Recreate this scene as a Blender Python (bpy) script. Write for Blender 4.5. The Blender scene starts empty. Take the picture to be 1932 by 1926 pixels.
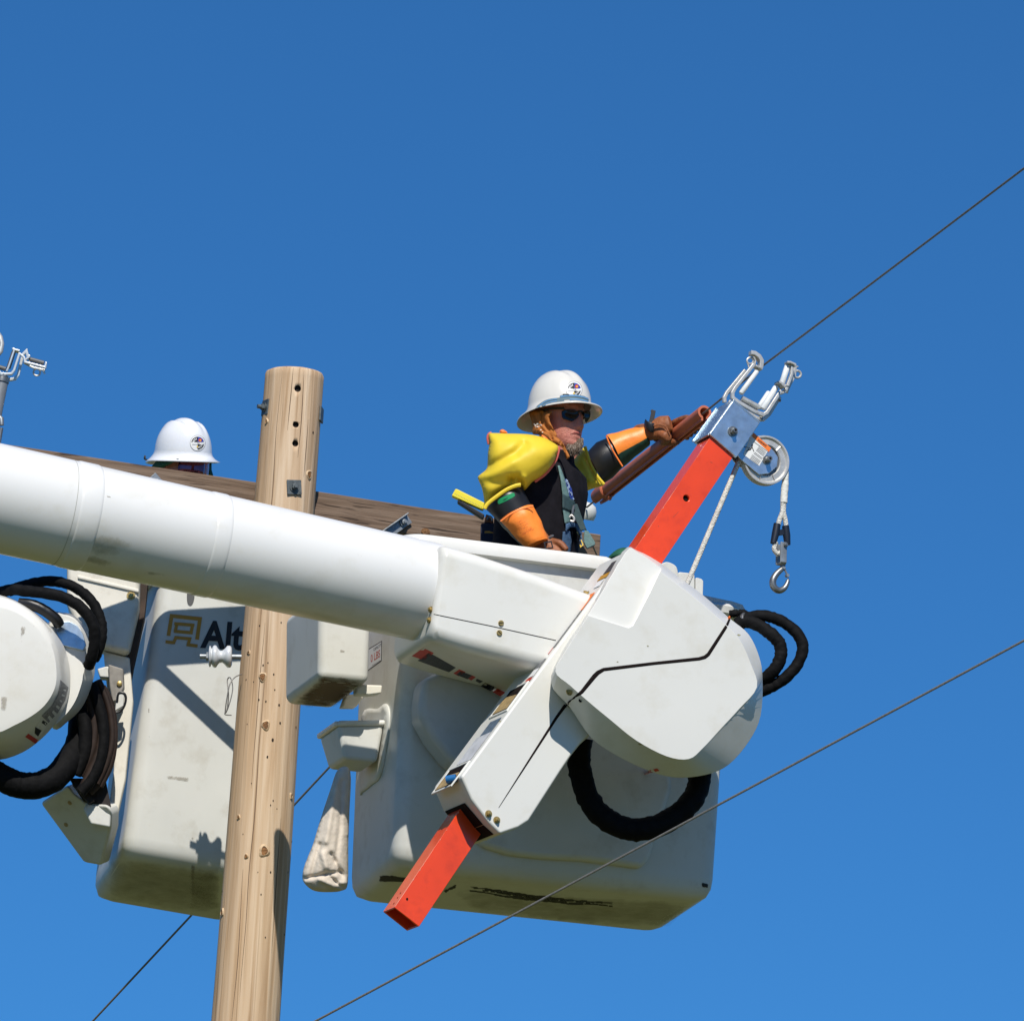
import bpy, bmesh, math, random
import numpy as np
from mathutils import Vector as V, Matrix, noise
from mathutils.bvhtree import BVHTree
from mathutils.geometry import delaunay_2d_cdt
random.seed(7)
SC = bpy.context.scene
COL = SC.collection
R = math.radians

# ------------------------------------------------------------------ camera
E, ROLL, DIST = R(14), R(3.1), 22.0           # looks up 14 degrees from eye height
PXW, F = 1932.0, 510.0 * 22.0                 # picture width and focal length in the same unit
ZC = 1.6 + DIST * math.sin(E)
CAM = V((0, -DIST * math.cos(E), 1.6))
FWD = V((0, math.cos(E), math.sin(E)))
_u0 = V((0, -math.sin(E), math.cos(E)))
RGT = V((1, 0, 0)) * math.cos(ROLL) + _u0 * math.sin(ROLL)
UPV = _u0 * math.cos(ROLL) - V((1, 0, 0)) * math.sin(ROLL)
cd = bpy.data.cameras.new('camera')
cd.sensor_fit, cd.sensor_width, cd.lens = 'HORIZONTAL', 36.0, 36.0 * F / PXW
cd.clip_end = 5000
cam = bpy.data.objects.new('camera', cd)
cam.matrix_world = Matrix(((RGT.x, UPV.x, -FWD.x, CAM.x), (RGT.y, UPV.y, -FWD.y, CAM.y),
                           (RGT.z, UPV.z, -FWD.z, CAM.z), (0, 0, 0, 1)))
COL.objects.link(cam)
SC.camera = cam

# ------------------------------------------------------------------ sky, sun, exposure
SUN_EL, SUN_AZ = R(48), R(2)                  # high behind the camera
sdir = V((math.sin(SUN_AZ) * math.cos(SUN_EL), -math.cos(SUN_AZ) * math.cos(SUN_EL), math.sin(SUN_EL)))
w = bpy.data.worlds.new('World')
SC.world = w
w.use_nodes = True
nt = w.node_tree
bg = nt.nodes['Background']
sky = nt.nodes.new('ShaderNodeTexSky')
sky.sky_type = 'NISHITA'
sky.sun_disc = False
sky.sun_elevation = SUN_EL
sky.sun_rotation = math.pi - SUN_AZ
sky.altitude = 1700
sky.air_density = 0.8
sky.dust_density = 0.0
sky.ozone_density = 4.5
ga = nt.nodes.new('ShaderNodeGamma')            # the whole sky graded to clear, dry mountain air: deeper blue, flatter gradient
ga.inputs['Gamma'].default_value = 0.75
tint = nt.nodes.new('ShaderNodeMixRGB')
tint.blend_type = 'MULTIPLY'
tint.inputs[0].default_value = 1.0
tint.inputs[2].default_value = (0.307, 0.95, 1.58, 1)
nt.links.new(sky.outputs[0], ga.inputs['Color'])
nt.links.new(ga.outputs[0], tint.inputs[1])
nt.links.new(tint.outputs[0], bg.inputs['Color'])
bg.inputs['Strength'].default_value = 0.10
sd = bpy.data.lights.new('sun', 'SUN')
sd.energy, sd.angle, sd.color = 4.9, R(0.53), (1.0, 0.955, 0.88)
sun = bpy.data.objects.new('sun', sd)
sun.rotation_euler = sdir.to_track_quat('Z', 'Y').to_euler()
sun.location = sdir * 30
COL.objects.link(sun)
SC.view_settings.view_transform = 'Standard'
SC.view_settings.look = 'None'
SC.view_settings.exposure = 0.0
SC.view_settings.gamma = 1.0
SC.view_settings.use_curve_mapping = False
SC.render.engine = 'CYCLES'

# ------------------------------------------------------------------ measuring helpers
def ray(px, py):
    return (FWD + RGT * ((px - 966.0) / F) + UPV * ((963.0 - py) / F)).normalized()

class Pl:
    """an upright or leaning plane in the place; pt() is where a line of sight meets it, h metres towards its normal"""
    def __init__(s, o, n):
        s.o, s.n = V(o), V(n).normalized()
    def pt(s, p, h=0.0):
        d = ray(p[0], p[1])
        return CAM + d * ((s.o + s.n * h - CAM).dot(s.n) / d.dot(s.n))

YS = [0.0]                                     # where the group being built stands, in metres behind the pole (negative: nearer the camera)
def at(p, Y):
    d = ray(p[0], p[1])
    return CAM + d * ((Y + YS[0] - CAM.y) / d.y)

def PY(Y):
    return Pl((0, Y + YS[0], 0), (0, -1, 0))

def zm(ox, oy, s):
    return lambda x, y: (ox + s * x, oy + s * y)
z1 = zm(821.4, 635.9, .384); z2 = zm(847.9, 673.0, .2063); z3 = zm(1112.9, 635.9, .2614)
z4 = zm(715.4, 1006.9, .4389); z5 = zm(0, 609.4, .2476); z6 = zm(0, 1006.9, .3988)
z7 = zm(370.9, 673.0, .2835); z8 = zm(847.9, 1049.3, .2532); z9 = zm(0, 1059.9, .2615)
z10 = zm(503.4, 1139.3, .3026); z11 = zm(1218.9, 1033.4, .1789); z12 = zm(837.3, 900.9, .181)
z13 = zm(980.4, 688.9, .11); z14 = zm(1324.9, 651.8, .1651); z15 = zm(265, 768.4, .096)

def zz(f, *pts):
    return [f(*p) for p in pts]

M_PX = 1 / 510.0                               # metres per picture unit at the pole

# ------------------------------------------------------------------ materials
MATS = {}
def pm(name, col, rough=.5, metal=0.0, var=.10, vs=6.0, bump=0.0, bs=60.0, spec=.5, dirt=None, coat=0.0, stretch=None, fine=0.0):
    m = bpy.data.materials.new(name)
    m.use_nodes = True
    t = m.node_tree
    b = t.nodes['Principled BSDF']
    b.inputs['Roughness'].default_value = rough
    b.inputs['Metallic'].default_value = metal
    b.inputs['Specular IOR Level'].default_value = spec
    b.inputs['Coat Weight'].default_value = coat
    b.inputs['Coat Roughness'].default_value = .08
    tc = t.nodes.new('ShaderNodeTexCoord')
    mp = t.nodes.new('ShaderNodeMapping')
    t.links.new(tc.outputs['Object'], mp.inputs['Vector'])
    if stretch:
        mp.inputs['Rotation'].default_value = stretch[1]
        mp.inputs['Scale'].default_value = stretch[0]
    n = t.nodes.new('ShaderNodeTexNoise')
    n.inputs['Scale'].default_value = vs
    n.inputs['Detail'].default_value = 6
    t.links.new(mp.outputs[0], n.inputs['Vector'])
    r = t.nodes.new('ShaderNodeValToRGB')
    r.color_ramp.elements[0].position, r.color_ramp.elements[1].position = .3, .7
    r.color_ramp.elements[0].color = (*[max(0, c * (1 - var)) for c in col], 1)
    r.color_ramp.elements[1].color = (*[min(1, c * (1 + var)) for c in col], 1)
    t.links.new(n.outputs['Fac'], r.inputs['Fac'])
    out = r.outputs[0]
    if dirt:                                   # (colour, amount, scale): worn and stained patches
        n2 = t.nodes.new('ShaderNodeTexNoise')
        n2.inputs['Scale'].default_value = dirt[2]
        n2.inputs['Detail'].default_value = 8
        n2.inputs['Roughness'].default_value = .65
        t.links.new(mp.outputs[0], n2.inputs['Vector'])
        r2 = t.nodes.new('ShaderNodeValToRGB')
        r2.color_ramp.elements[0].position, r2.color_ramp.elements[1].position = .52, .78
        r2.color_ramp.elements[0].color = (0, 0, 0, 1)
        r2.color_ramp.elements[1].color = (dirt[1],) * 3 + (1,)
        t.links.new(n2.outputs['Fac'], r2.inputs['Fac'])
        mx = t.nodes.new('ShaderNodeMixRGB')
        mx.inputs[2].default_value = (*dirt[0], 1)
        t.links.new(r2.outputs[0], mx.inputs[0])
        t.links.new(out, mx.inputs[1])
        out = mx.outputs[0]
    t.links.new(out, b.inputs['Base Color'])
    if bump:
        n3 = t.nodes.new('ShaderNodeTexNoise')
        n3.inputs['Scale'].default_value = bs
        n3.inputs['Detail'].default_value = 4
        t.links.new(mp.outputs[0], n3.inputs['Vector'])
        bp = t.nodes.new('ShaderNodeBump')
        bp.inputs['Strength'].default_value = bump
        bp.inputs['Distance'].default_value = .01
        t.links.new(n3.outputs['Fac'], bp.inputs['Height'])
        t.links.new(bp.outputs[0], b.inputs['Normal'])
    MATS[name] = m
    return m

gel = pm('white_gelcoat', (.70, .69, .64), .30, var=.03, vs=3, bump=.03, bs=9, spec=.35, dirt=((.52, .47, .34), .38, 7), coat=.06)
gel2 = pm('scuffed_gelcoat', (.63, .625, .575), .42, var=.05, vs=4, bump=.04, bs=12, spec=.35, dirt=((.36, .31, .22), .45, 9))
gelpipe = pm('boom_paint', (.73, .725, .70), .32, var=.02, vs=2, bump=.015, bs=7, spec=.35, dirt=((.50, .46, .32), .40, 5.5), coat=.06)
cream = pm('cream_fibreglass', (.72, .68, .58), .5, var=.08, vs=8, dirt=((.30, .22, .14), .5, 10))
orange = pm('orange_enamel', (.80, .064, .010), .28, var=.06, vs=9, dirt=((.42, .032, .010), .5, 13), coat=.3)
zinc = pm('zinc_plate', (.50, .60, .68), .34, .85, var=.16, vs=30, dirt=((.55, .57, .50), .4, 22))
alu = pm('cast_aluminium', (.60, .58, .54), .45, .55, var=.12, vs=40, bump=.08, bs=120)
galv = pm('galvanised_steel', (.30, .32, .33), .5, .7, var=.22, vs=45)
steel = pm('dull_steel', (.27, .27, .26), .42, .85, var=.2, vs=50)
roller = pm('pale_roller', (.72, .74, .74), .35, var=.08, vs=30)
brass = pm('brass_bolt', (.46, .33, .12), .4, .7, var=.15, vs=80)
blackrub = pm('black_rubber', (.012, .012, .013), .38, var=.3, vs=25, spec=.4)
blackfab = pm('black_hose_cloth', (.004, .004, .0045), .75, var=.4, vs=40, bump=.35, bs=40, spec=.14)
brownhose = pm('brown_rubber_hose', (.022, .012, .008), .7, var=.4, vs=18, spec=.3)
darkgap = pm('dark_gap', (.012, .008, .007), .8, var=.3, vs=20, spec=.1)
tanfoam = pm('tan_fibreglass', (.36, .25, .11), .7, var=.3, vs=60)
yellow = pm('yellow_rubber', (.74, .54, .03), .55, var=.05, vs=14, bump=.08, bs=22, spec=.35, dirt=((.55, .38, .03), .35, 16))
pink = pm('pinkish_trim', (.62, .13, .09), .5)
orfab = pm('orange_vinyl', (1.0, .26, .03), .45, var=.06, vs=22, bump=.25, bs=35)
dkgreen = pm('dark_green_vinyl', (.012, .05, .035), .45, var=.25, vs=30, bump=.2, bs=35)
green = pm('green_label', (.01, .27, .09), .4)
leather = pm('brown_leather', (.24, .075, .022), .6, var=.45, vs=22, bump=.4, bs=60, dirt=((.05, .02, .01), .7, 18))
shirt = pm('black_cotton', (.010, .009, .012), .9, var=.3, vs=30, bump=.25, bs=16, spec=.15)
denim = pm('blue_denim', (.05, .11, .20), .85, var=.3, vs=60, bump=.3, bs=90)
teal = pm('teal_webbing', (.12, .21, .20), .75, var=.15, vs=90, bump=.2, bs=200)
dkteal = pm('dark_teal_webbing', (.025, .055, .06), .75, var=.2, vs=90)
skin = pm('tanned_skin', (.50, .185, .13), .52, var=.20, vs=45, bump=.35, bs=170, dirt=((.40, .09, .07), .55, 20))
lipm = pm('lip_skin', (.46, .13, .10), .45, var=.1, vs=60)
hair = pm('grey_brown_hair', (.11, .075, .05), .75, var=.6, vs=160)
hairpale = pm('pale_grey_hair', (.27, .23, .19), .7, var=.4, vs=160)
bandana = pm('rust_bandana', (.40, .13, .018), .8, var=.25, vs=25, bump=.3, bs=45)
white = pm('white_print', (.78, .78, .76), .45, var=.03)
hatwhite = pm('hat_shell', (.68, .655, .595), .25, var=.04, vs=8, coat=.4, dirt=((.55, .50, .42), .25, 14))
hatwhite2 = pm('clean_hat_shell', (.76, .77, .79), .22, var=.02, vs=8, coat=.4)
black = pm('black_print', (.012, .012, .014), .5)
lens = pm('dark_lens', (.004, .004, .006), .10, spec=.5)
redlens = pm('red_mirror_lens', (.20, .012, .05), .08, .6, coat=1.0)
orlens = pm('amber_mirror_lens', (.62, .10, .02), .15, .3, coat=.6)
strap = pm('strap_grey', (.10, .16, .19), .75)
strapblue = pm('strap_blue', (.10, .26, .46), .7)
rope = pm('braided_rope', (.62, .60, .54), .85, var=.15, vs=60)
hosered = pm('line_hose_rubber', (.50, .135, .06), .48, var=.10, vs=12, bump=.05, bs=30, dirt=((.22, .06, .03), .4, 14))
porc = pm('grey_porcelain', (.60, .62, .63), .15, var=.03, coat=.6)
polymer = pm('pale_insulator', (.66, .66, .62), .4, var=.05)
wirem = pm('stranded_wire', (.20, .19, .175), .55, .35, var=.3, vs=200)
canvas = pm('grey_canvas', (.62, .54, .44), .9, var=.10, vs=30, bump=.35, bs=50)
gold = pm('gold_print', (.50, .24, .02), .5)
navy = pm('navy_cloth', (.010, .014, .035), .8)
redp = pm('red_print', (.55, .05, .03), .5)
orp = pm('orange_print', (.85, .20, .03), .5)
greyp = pm('grey_print', (.20, .20, .20), .5, var=.5, vs=120)
bluep = pm('blue_print', (.03, .06, .30), .6)
bluegrey = pm('blue_grey_print', (.09, .13, .18), .5, var=.4, vs=60)
yelp = pm('yellow_print', (.75, .50, .05), .5)
ygreen = pm('yellow_plastic', (.78, .66, .03), .4, var=.05)
greencloth = pm('green_cloth', (.012, .09, .045), .7, var=.2, vs=20)
washer = pm('weathered_washer', (.115, .13, .13), .55, .6, var=.3, vs=60)
knotm = pm('knot_wood', (.21, .095, .03), .75, var=.5, vs=60, bump=.5, bs=150)
collarw = pm('pale_knot_collar', (.56, .40, .24), .7, var=.2, vs=50, bump=.4, bs=80)
pit = pm('wood_pit', (.03, .018, .01), .9)
grassm = pm('dry_grass', (.080, .084, .018), .95, var=.3, vs=.4)

def rope_weave(m):
    t = m.node_tree
    b = t.nodes['Principled BSDF']
    tc = [n for n in t.nodes if n.type == 'TEX_COORD'][0]
    vo = t.nodes.new('ShaderNodeTexVoronoi')
    vo.inputs['Scale'].default_value = 210
    t.links.new(tc.outputs['Object'], vo.inputs['Vector'])
    bp = t.nodes.new('ShaderNodeBump')
    bp.invert = True
    bp.inputs['Strength'].default_value = .9
    bp.inputs['Distance'].default_value = .004
    t.links.new(vo.outputs['Distance'], bp.inputs['Height'])
    t.links.new(bp.outputs[0], b.inputs['Normal'])
rope_weave(rope)

def wood(name, cols, scale, rot, dark, dash=False):
    m = bpy.data.materials.new(name)
    m.use_nodes = True
    t = m.node_tree
    L = t.links.new
    b = t.nodes['Principled BSDF']
    b.inputs['Roughness'].default_value = .75
    b.inputs['Specular IOR Level'].default_value = .25
    tc = t.nodes.new('ShaderNodeTexCoord')
    def mapped(sc):
        rt = t.nodes.new('ShaderNodeMapping')
        rt.inputs['Rotation'].default_value = rot
        L(tc.outputs['Object'], rt.inputs['Vector'])
        mp = t.nodes.new('ShaderNodeMapping')
        mp.inputs['Scale'].default_value = sc
        L(rt.outputs[0], mp.inputs['Vector'])
        return mp.outputs[0]
    def nz(vec, s, d=6, dist=0.0):
        n = t.nodes.new('ShaderNodeTexNoise')
        n.inputs['Scale'].default_value = s
        n.inputs['Detail'].default_value = d
        n.inputs['Distortion'].default_value = dist
        L(vec, n.inputs['Vector'])
        return n.outputs['Fac']
    def ramp(fac, stops):
        r = t.nodes.new('ShaderNodeValToRGB')
        e = r.color_ramp.elements
        while len(e) < len(stops):
            e.new(.5)
        for i, (p, c) in enumerate(stops):
            e[i].position = p
            e[i].color = (*c, 1)
        L(fac, r.inputs['Fac'])
        return r.outputs[0]
    grain = nz(mapped(scale), 1.0, 8, .6)
    base = ramp(grain, [(.25, cols[0]), (.5, cols[1]), (.75, cols[2])])
    big = nz(mapped([c * .12 for c in scale]), 1.0, 4)
    mk = ramp(big, [(.50, (0, 0, 0)), (.72, (.55, .55, .55))])
    mx = t.nodes.new('ShaderNodeMixRGB')
    mx.inputs[2].default_value = (*cols[3], 1)
    L(mk, mx.inputs[0]); L(base, mx.inputs[1])
    fac = nz(mapped([scale[0] * 1.7, scale[1] * 1.7, scale[2] * (3.5 if dash else .35)] if not dash else [6.0, 70, 110]), 1.0, 3)
    cr = ramp(fac, [(.58 if not dash else .58, (0, 0, 0)), (.70 if not dash else .66, (.6, .6, .6) if not dash else (.85, .85, .85))])
    m2 = t.nodes.new('ShaderNodeMixRGB')
    m2.inputs[2].default_value = (*dark, 1)
    L(cr, m2.inputs[0]); L(mx.outputs[0], m2.inputs[1])
    L(m2.outputs[0], b.inputs['Base Color'])
    bp = t.nodes.new('ShaderNodeBump')
    bp.inputs['Strength'].default_value = .6
    bp.inputs['Distance'].default_value = .007
    L(grain, bp.inputs['Height'])
    L(bp.outputs[0], b.inputs['Normal'])
    return m
polewood = wood('tan_pole_wood', [(.38, .235, .125), (.58, .415, .265), (.70, .545, .385), (.50, .30, .14)], (46, 46, 1.5), (0, 0, 0), (.22, .125, .06))
ARM_YAW = R(22)
armwood = wood('weathered_arm_wood', [(.105, .068, .045), (.175, .118, .08), (.25, .18, .13), (.14, .09, .058)], (3.0, 60, 60), (0, 0, -ARM_YAW), (.03, .018, .012), True)

# ------------------------------------------------------------------ mesh helpers
class MB:
    def __init__(s):
        s.v, s.f = [], []
    def add(s, v, f):
        n = len(s.v)
        s.v += [V(p) for p in v]
        s.f += [[i + n for i in q] for q in f]
        return s
    def loft(s, rings, c0=True, c1=True, close=False):
        n = len(rings[0]); m = len(rings)
        v = [p for r in rings for p in r]
        f = []
        for k in range(m if close else m - 1):
            a, b = k * n, ((k + 1) % m) * n
            for i in range(n):
                j = (i + 1) % n
                f.append((a + i, a + j, b + j, b + i))
        if not close:
            if c0: f.append(tuple(range(n - 1, -1, -1)))
            if c1: f.append(tuple(range((m - 1) * n, m * n)))
        return s.add(v, f)
    def prism(s, pts, vec):
        vec = V(vec)
        return s.loft([[V(p) for p in pts], [V(p) + vec for p in pts]])
    def tube(s, pts, r, n=10, caps=True, close=False, flat=None, wob=None):
        pts = [V(p) for p in pts]
        m = len(pts)
        rr = r if isinstance(r, (list, tuple)) else [r] * m
        T = []
        for i in range(m):
            if close: d = pts[(i + 1) % m] - pts[i - 1]
            else: d = pts[min(i + 1, m - 1)] - pts[max(i - 1, 0)]
            T.append(d.normalized())
        a = V((0, 0, 1)) if abs(T[0].z) < .9 else V((1, 0, 0))
        if flat: a = V(flat)
        nrm = (a - T[0] * a.dot(T[0])).normalized()
        rings = []
        for i in range(m):
            if i: nrm = (nrm - T[i] * nrm.dot(T[i])).normalized()
            if flat:
                q = a - T[i] * a.dot(T[i])
                if q.length > .05: nrm = q.normalized()
            bn = T[i].cross(nrm)
            ring = []
            for k in range(n):
                t = 2 * math.pi * k / n
                ra = rr[i]
                if isinstance(ra, (tuple, list)): ox, oy = ra[0] * math.cos(t), ra[1] * math.sin(t)
                else: ox, oy = ra * math.cos(t), ra * math.sin(t)
                if wob:
                    g = 1 + wob(i, t); ox *= g; oy *= g
                ring.append(pts[i] + nrm * ox + bn * oy)
            rings.append(ring)
        return s.loft(rings, caps, caps, close)
    def bar(s, pts, wx, wy, nrm, close=False):
        """square-section bar along a polyline; wy measured along nrm"""
        pts = [V(p) for p in pts]; nrm = V(nrm).normalized(); m = len(pts); rings = []
        for i in range(m):
            if close: d0, d1 = (pts[i] - pts[i - 1]).normalized(), (pts[(i + 1) % m] - pts[i]).normalized()
            else:
                d0 = (pts[i] - pts[i - 1]).normalized() if i else (pts[1] - pts[0]).normalized()
                d1 = (pts[i + 1] - pts[i]).normalized() if i < m - 1 else d0
            t = (d0 + d1).normalized()
            b = t.cross(nrm).normalized()
            k = 1 / max(.5, t.dot(d0))
            rings.append([pts[i] + b * wx / 2 * k + nrm * wy / 2, pts[i] - b * wx / 2 * k + nrm * wy / 2,
                          pts[i] - b * wx / 2 * k - nrm * wy / 2, pts[i] + b * wx / 2 * k - nrm * wy / 2])
        return s.loft(rings, True, True, close)
    def lathe(s, o, ax, prof, n=24, caps=True, sx=None):
        o, ax = V(o), V(ax).normalized()
        a = V((0, 0, 1)) if abs(ax.z) < .9 else V((1, 0, 0))
        u = (a - ax * a.dot(ax)).normalized(); v = ax.cross(u)
        return s.loft([[o + ax * t + (u * math.cos(2 * math.pi * k / n) + v * math.sin(2 * math.pi * k / n)) * max(r, 1e-4) for k in range(n)] for r, t in prof], caps, caps)
    def box(s, c, ax, ay, az):
        c, ax, ay, az = V(c), V(ax), V(ay), V(az)
        return s.loft([[c + ax * i + ay * j + az * k for i, j in ((-1, -1), (1, -1), (1, 1), (-1, 1))] for k in (-1, 1)])
    def bvh(s):
        return BVHTree.FromPolygons([tuple(p) for p in s.v], [tuple(q) for q in s.f])
    def build(s, name, mat, parent=None, sharp=38, bevel=0, seg=3, solid=0, sub=0, remesh=0, smooth_it=0, flat=False, bang=28, recalc=True):
        me = bpy.data.meshes.new(name)
        me.from_pydata([tuple(p) for p in s.v], [], s.f)
        if recalc:
            bm = bmesh.new(); bm.from_mesh(me)
            bmesh.ops.recalc_face_normals(bm, faces=bm.faces)
            bm.to_mesh(me); bm.free()
        for m in (mat if isinstance(mat, (list, tuple)) else [mat]):
            me.materials.append(m)
        if not flat:
            me.polygons.foreach_set('use_smooth', [True] * len(me.polygons))
            if not bevel and not remesh and not sub:
                me.set_sharp_from_angle(angle=R(sharp))
        o = bpy.data.objects.new(name, me)
        COL.objects.link(o)
        if remesh:
            md = o.modifiers.new('r', 'REMESH'); md.mode = 'VOXEL'; md.voxel_size = remesh; md.use_smooth_shade = True
        if smooth_it:
            md = o.modifiers.new('sm', 'SMOOTH'); md.iterations = smooth_it; md.factor = .5
        if solid:
            md = o.modifiers.new('so', 'SOLIDIFY'); md.thickness = solid; md.offset = 1
        if bevel:
            md = o.modifiers.new('b', 'BEVEL'); md.width = bevel; md.segments = seg; md.limit_method = 'ANGLE'; md.angle_limit = R(bang)
            o.modifiers.new('w', 'WEIGHTED_NORMAL')
        if sub:
            md = o.modifiers.new('s', 'SUBSURF'); md.levels = md.render_levels = sub
        if parent is not None:
            o.parent = parent
            o.matrix_parent_inverse = Matrix.Translation(-parent.location)
        return o

def thing(name, label, cat, loc, group=None):
    o = bpy.data.objects.new(name, None)
    o.empty_display_size = .1
    o.location = V(loc)
    COL.objects.link(o)
    return tag(o, label, cat, group)

def tag(o, label, cat, group=None):
    o['label'] = label; o['category'] = cat
    if group: o['group'] = group
    return o

def cr(pts, per=8, close=False):
    """smooth curve through points (tuples or vectors)"""
    P = [np.array(tuple(p), float) for p in pts]
    n = len(P); out = []
    for i in range(n if close else n - 1):
        if close: a, b, c, d = P[i - 1], P[i], P[(i + 1) % n], P[(i + 2) % n]
        else: a, b, c, d = P[max(i - 1, 0)], P[i], P[i + 1], P[min(i + 2, n - 1)]
        for k in range(per):
            t = k / per
            out.append(.5 * ((2 * b) + (c - a) * t + (2 * a - 5 * b + 4 * c - d) * t * t + (3 * b - a - 3 * c + d) * t ** 3))
    if not close: out.append(P[-1])
    return [tuple(q) for q in out]

def rrect(cx, cy, w, d, r, n=6):
    """rounded rectangle outline, counter-clockwise, in a flat frame"""
    pts = []
    for (sx, sy, a0) in ((1, 1, 0), (-1, 1, 90), (-1, -1, 180), (1, -1, 270)):
        for k in range(n + 1):
            a = R(a0 + 90 * k / n)
            pts.append((cx + sx * (w / 2 - r) + r * math.cos(a), cy + sy * (d / 2 - r) + r * math.sin(a)))
    return pts

def densify(poly, sp):
    out = []
    n = len(poly)
    for i in range(n):
        a, b = poly[i], poly[(i + 1) % n]
        L = math.hypot(b[0] - a[0], b[1] - a[1])
        k = max(1, int(round(L / sp)))
        for j in range(k):
            out.append((a[0] + (b[0] - a[0]) * j / k, a[1] + (b[1] - a[1]) * j / k))
    return out

def fill(poly, sp, inner=True):
    """triangulated flat fill of an outline: points, triangles, number of outline points"""
    b = np.array(poly)
    nb = len(b)
    pts = [tuple(p) for p in b]
    if inner:
        x0, y0 = b.min(0); x1, y1 = b.max(0)
        A, B = b, np.roll(b, -1, 0)
        yy, row = y0 + sp * .5, 0
        while yy < y1:
            xx = x0 + (sp * .5 if row % 2 else 0)
            while xx < x1:
                cond = ((A[:, 1] > yy) != (B[:, 1] > yy))
                with np.errstate(divide='ignore', invalid='ignore'):
                    xi = (B[:, 0] - A[:, 0]) * (yy - A[:, 1]) / (B[:, 1] - A[:, 1]) + A[:, 0]
                if (np.sum(cond & (xx < xi)) % 2) == 1:
                    ab = B - A; ap = np.array([xx, yy]) - A
                    t = np.clip((ap * ab).sum(1) / np.maximum((ab * ab).sum(1), 1e-9), 0, 1)
                    dd = np.sqrt(((A + ab * t[:, None] - np.array([xx, yy])) ** 2).sum(1)).min()
                    if dd > sp * .55: pts.append((xx, yy))
                xx += sp
            yy += sp * .866; row += 1
    vs, es, fs, ov, oe, of = delaunay_2d_cdt([V(p) for p in pts], [], [list(range(nb))], 1, 1e-4)
    return [tuple(v) for v in vs], [list(q) for q in fs], nb

def inflate(mb, poly, plane, tf, tb, sp=3.0, disp=None, power=.5):
    """a cushion-like solid with this outline: full in the middle, closing at its rim"""
    pts, tri, nb = fill(densify(poly, sp), sp)
    n = len(pts)
    ed = {}
    for q in tri:
        for i in range(len(q)):
            e = tuple(sorted((q[i], q[(i + 1) % len(q)])))
            ed[e] = ed.get(e, 0) + 1
    bd = np.zeros(n, bool)
    for (i, j), c in ed.items():
        if c == 1: bd[i] = bd[j] = True
    ea = np.array(list(ed.keys()))
    deg = np.zeros(n); np.add.at(deg, ea[:, 0], 1); np.add.at(deg, ea[:, 1], 1)
    u = np.zeros(n)
    for _ in range(500):
        s = np.zeros(n); np.add.at(s, ea[:, 0], u[ea[:, 1]]); np.add.at(s, ea[:, 1], u[ea[:, 0]])
        u = s / np.maximum(deg, 1) + 1; u[bd] = 0
    ph = (u / u.max()) ** power
    fr, bk, mapb = [], [], {}
    for i, p in enumerate(pts):
        h = tf * ph[i] + (disp(p) * min(1, 2 * ph[i]) if disp else 0)
        fr.append(plane.pt(p, 0 if bd[i] else h))
    v = list(fr)
    for i, p in enumerate(pts):
        if bd[i]: mapb[i] = i
        else:
            mapb[i] = len(v); v.append(plane.pt(p, -tb * ph[i]))
    f = [q for q in tri] + [[mapb[i] for i in reversed(q)] for q in tri]
    return mb.add(v, f)

def crease(segs):
    """folds: (polyline in picture units, width, depth in metres)"""
    S = [(np.array(a, float), w, d) for a, w, d in segs]
    def fn(p):
        t = 0; q = np.array(p)
        for a, w, d in S:
            A, B = a[:-1], a[1:]
            ab = B - A
            k = np.clip(((q - A) * ab).sum(1) / np.maximum((ab * ab).sum(1), 1e-9), 0, 1)
            dist = np.sqrt(((A + ab * k[:, None] - q) ** 2).sum(1)).min()
            t += d * math.exp(-(dist / w) ** 2)
        return t
    return fn

def patch(mb, bvhs, poly, off=.0015, sp=4.0, plane=None, inner=True):
    """a thin print or strap lying on the surfaces of bvhs"""
    pts, tri, nb = fill(densify(poly, sp), sp, inner)
    v = []
    for p in pts:
        d = ray(*p); best = None
        for b in (bvhs if isinstance(bvhs, (list, tuple)) else [bvhs]):
            h = b.ray_cast(CAM, d)
            if h[0] is not None and (best is None or h[3] < best): best = h[3]
        if best is None:
            q = plane.pt(p) if plane else None
            if q is None: best = sum((x - CAM).length for x in v) / len(v) if v else DIST
            else: best = (q - CAM).length
        v.append(CAM + d * (best - off))
    return mb.add(v, tri)

def stroke_poly(pts, wd):
    """outline of a ribbon of width wd along a picture polyline (wd may be a list)"""
    P = [np.array(p, float) for p in pts]; n = len(P)
    ww = wd if isinstance(wd, (list, tuple)) else [wd] * n
    Lf, Rt = [], []
    for i in range(n):
        d0 = P[i] - P[i - 1] if i else P[1] - P[0]
        d1 = P[i + 1] - P[i] if i < n - 1 else d0
        d0 = d0 / np.linalg.norm(d0); d1 = d1 / np.linalg.norm(d1)
        t = d0 + d1; t = t / max(np.linalg.norm(t), 1e-6)
        nn = np.array([-t[1], t[0]]) / max(.5, float(t @ d0))
        Lf.append(tuple(P[i] + nn * ww[i] / 2)); Rt.append(tuple(P[i] - nn * ww[i] / 2))
    return Lf + Rt[::-1]

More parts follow.
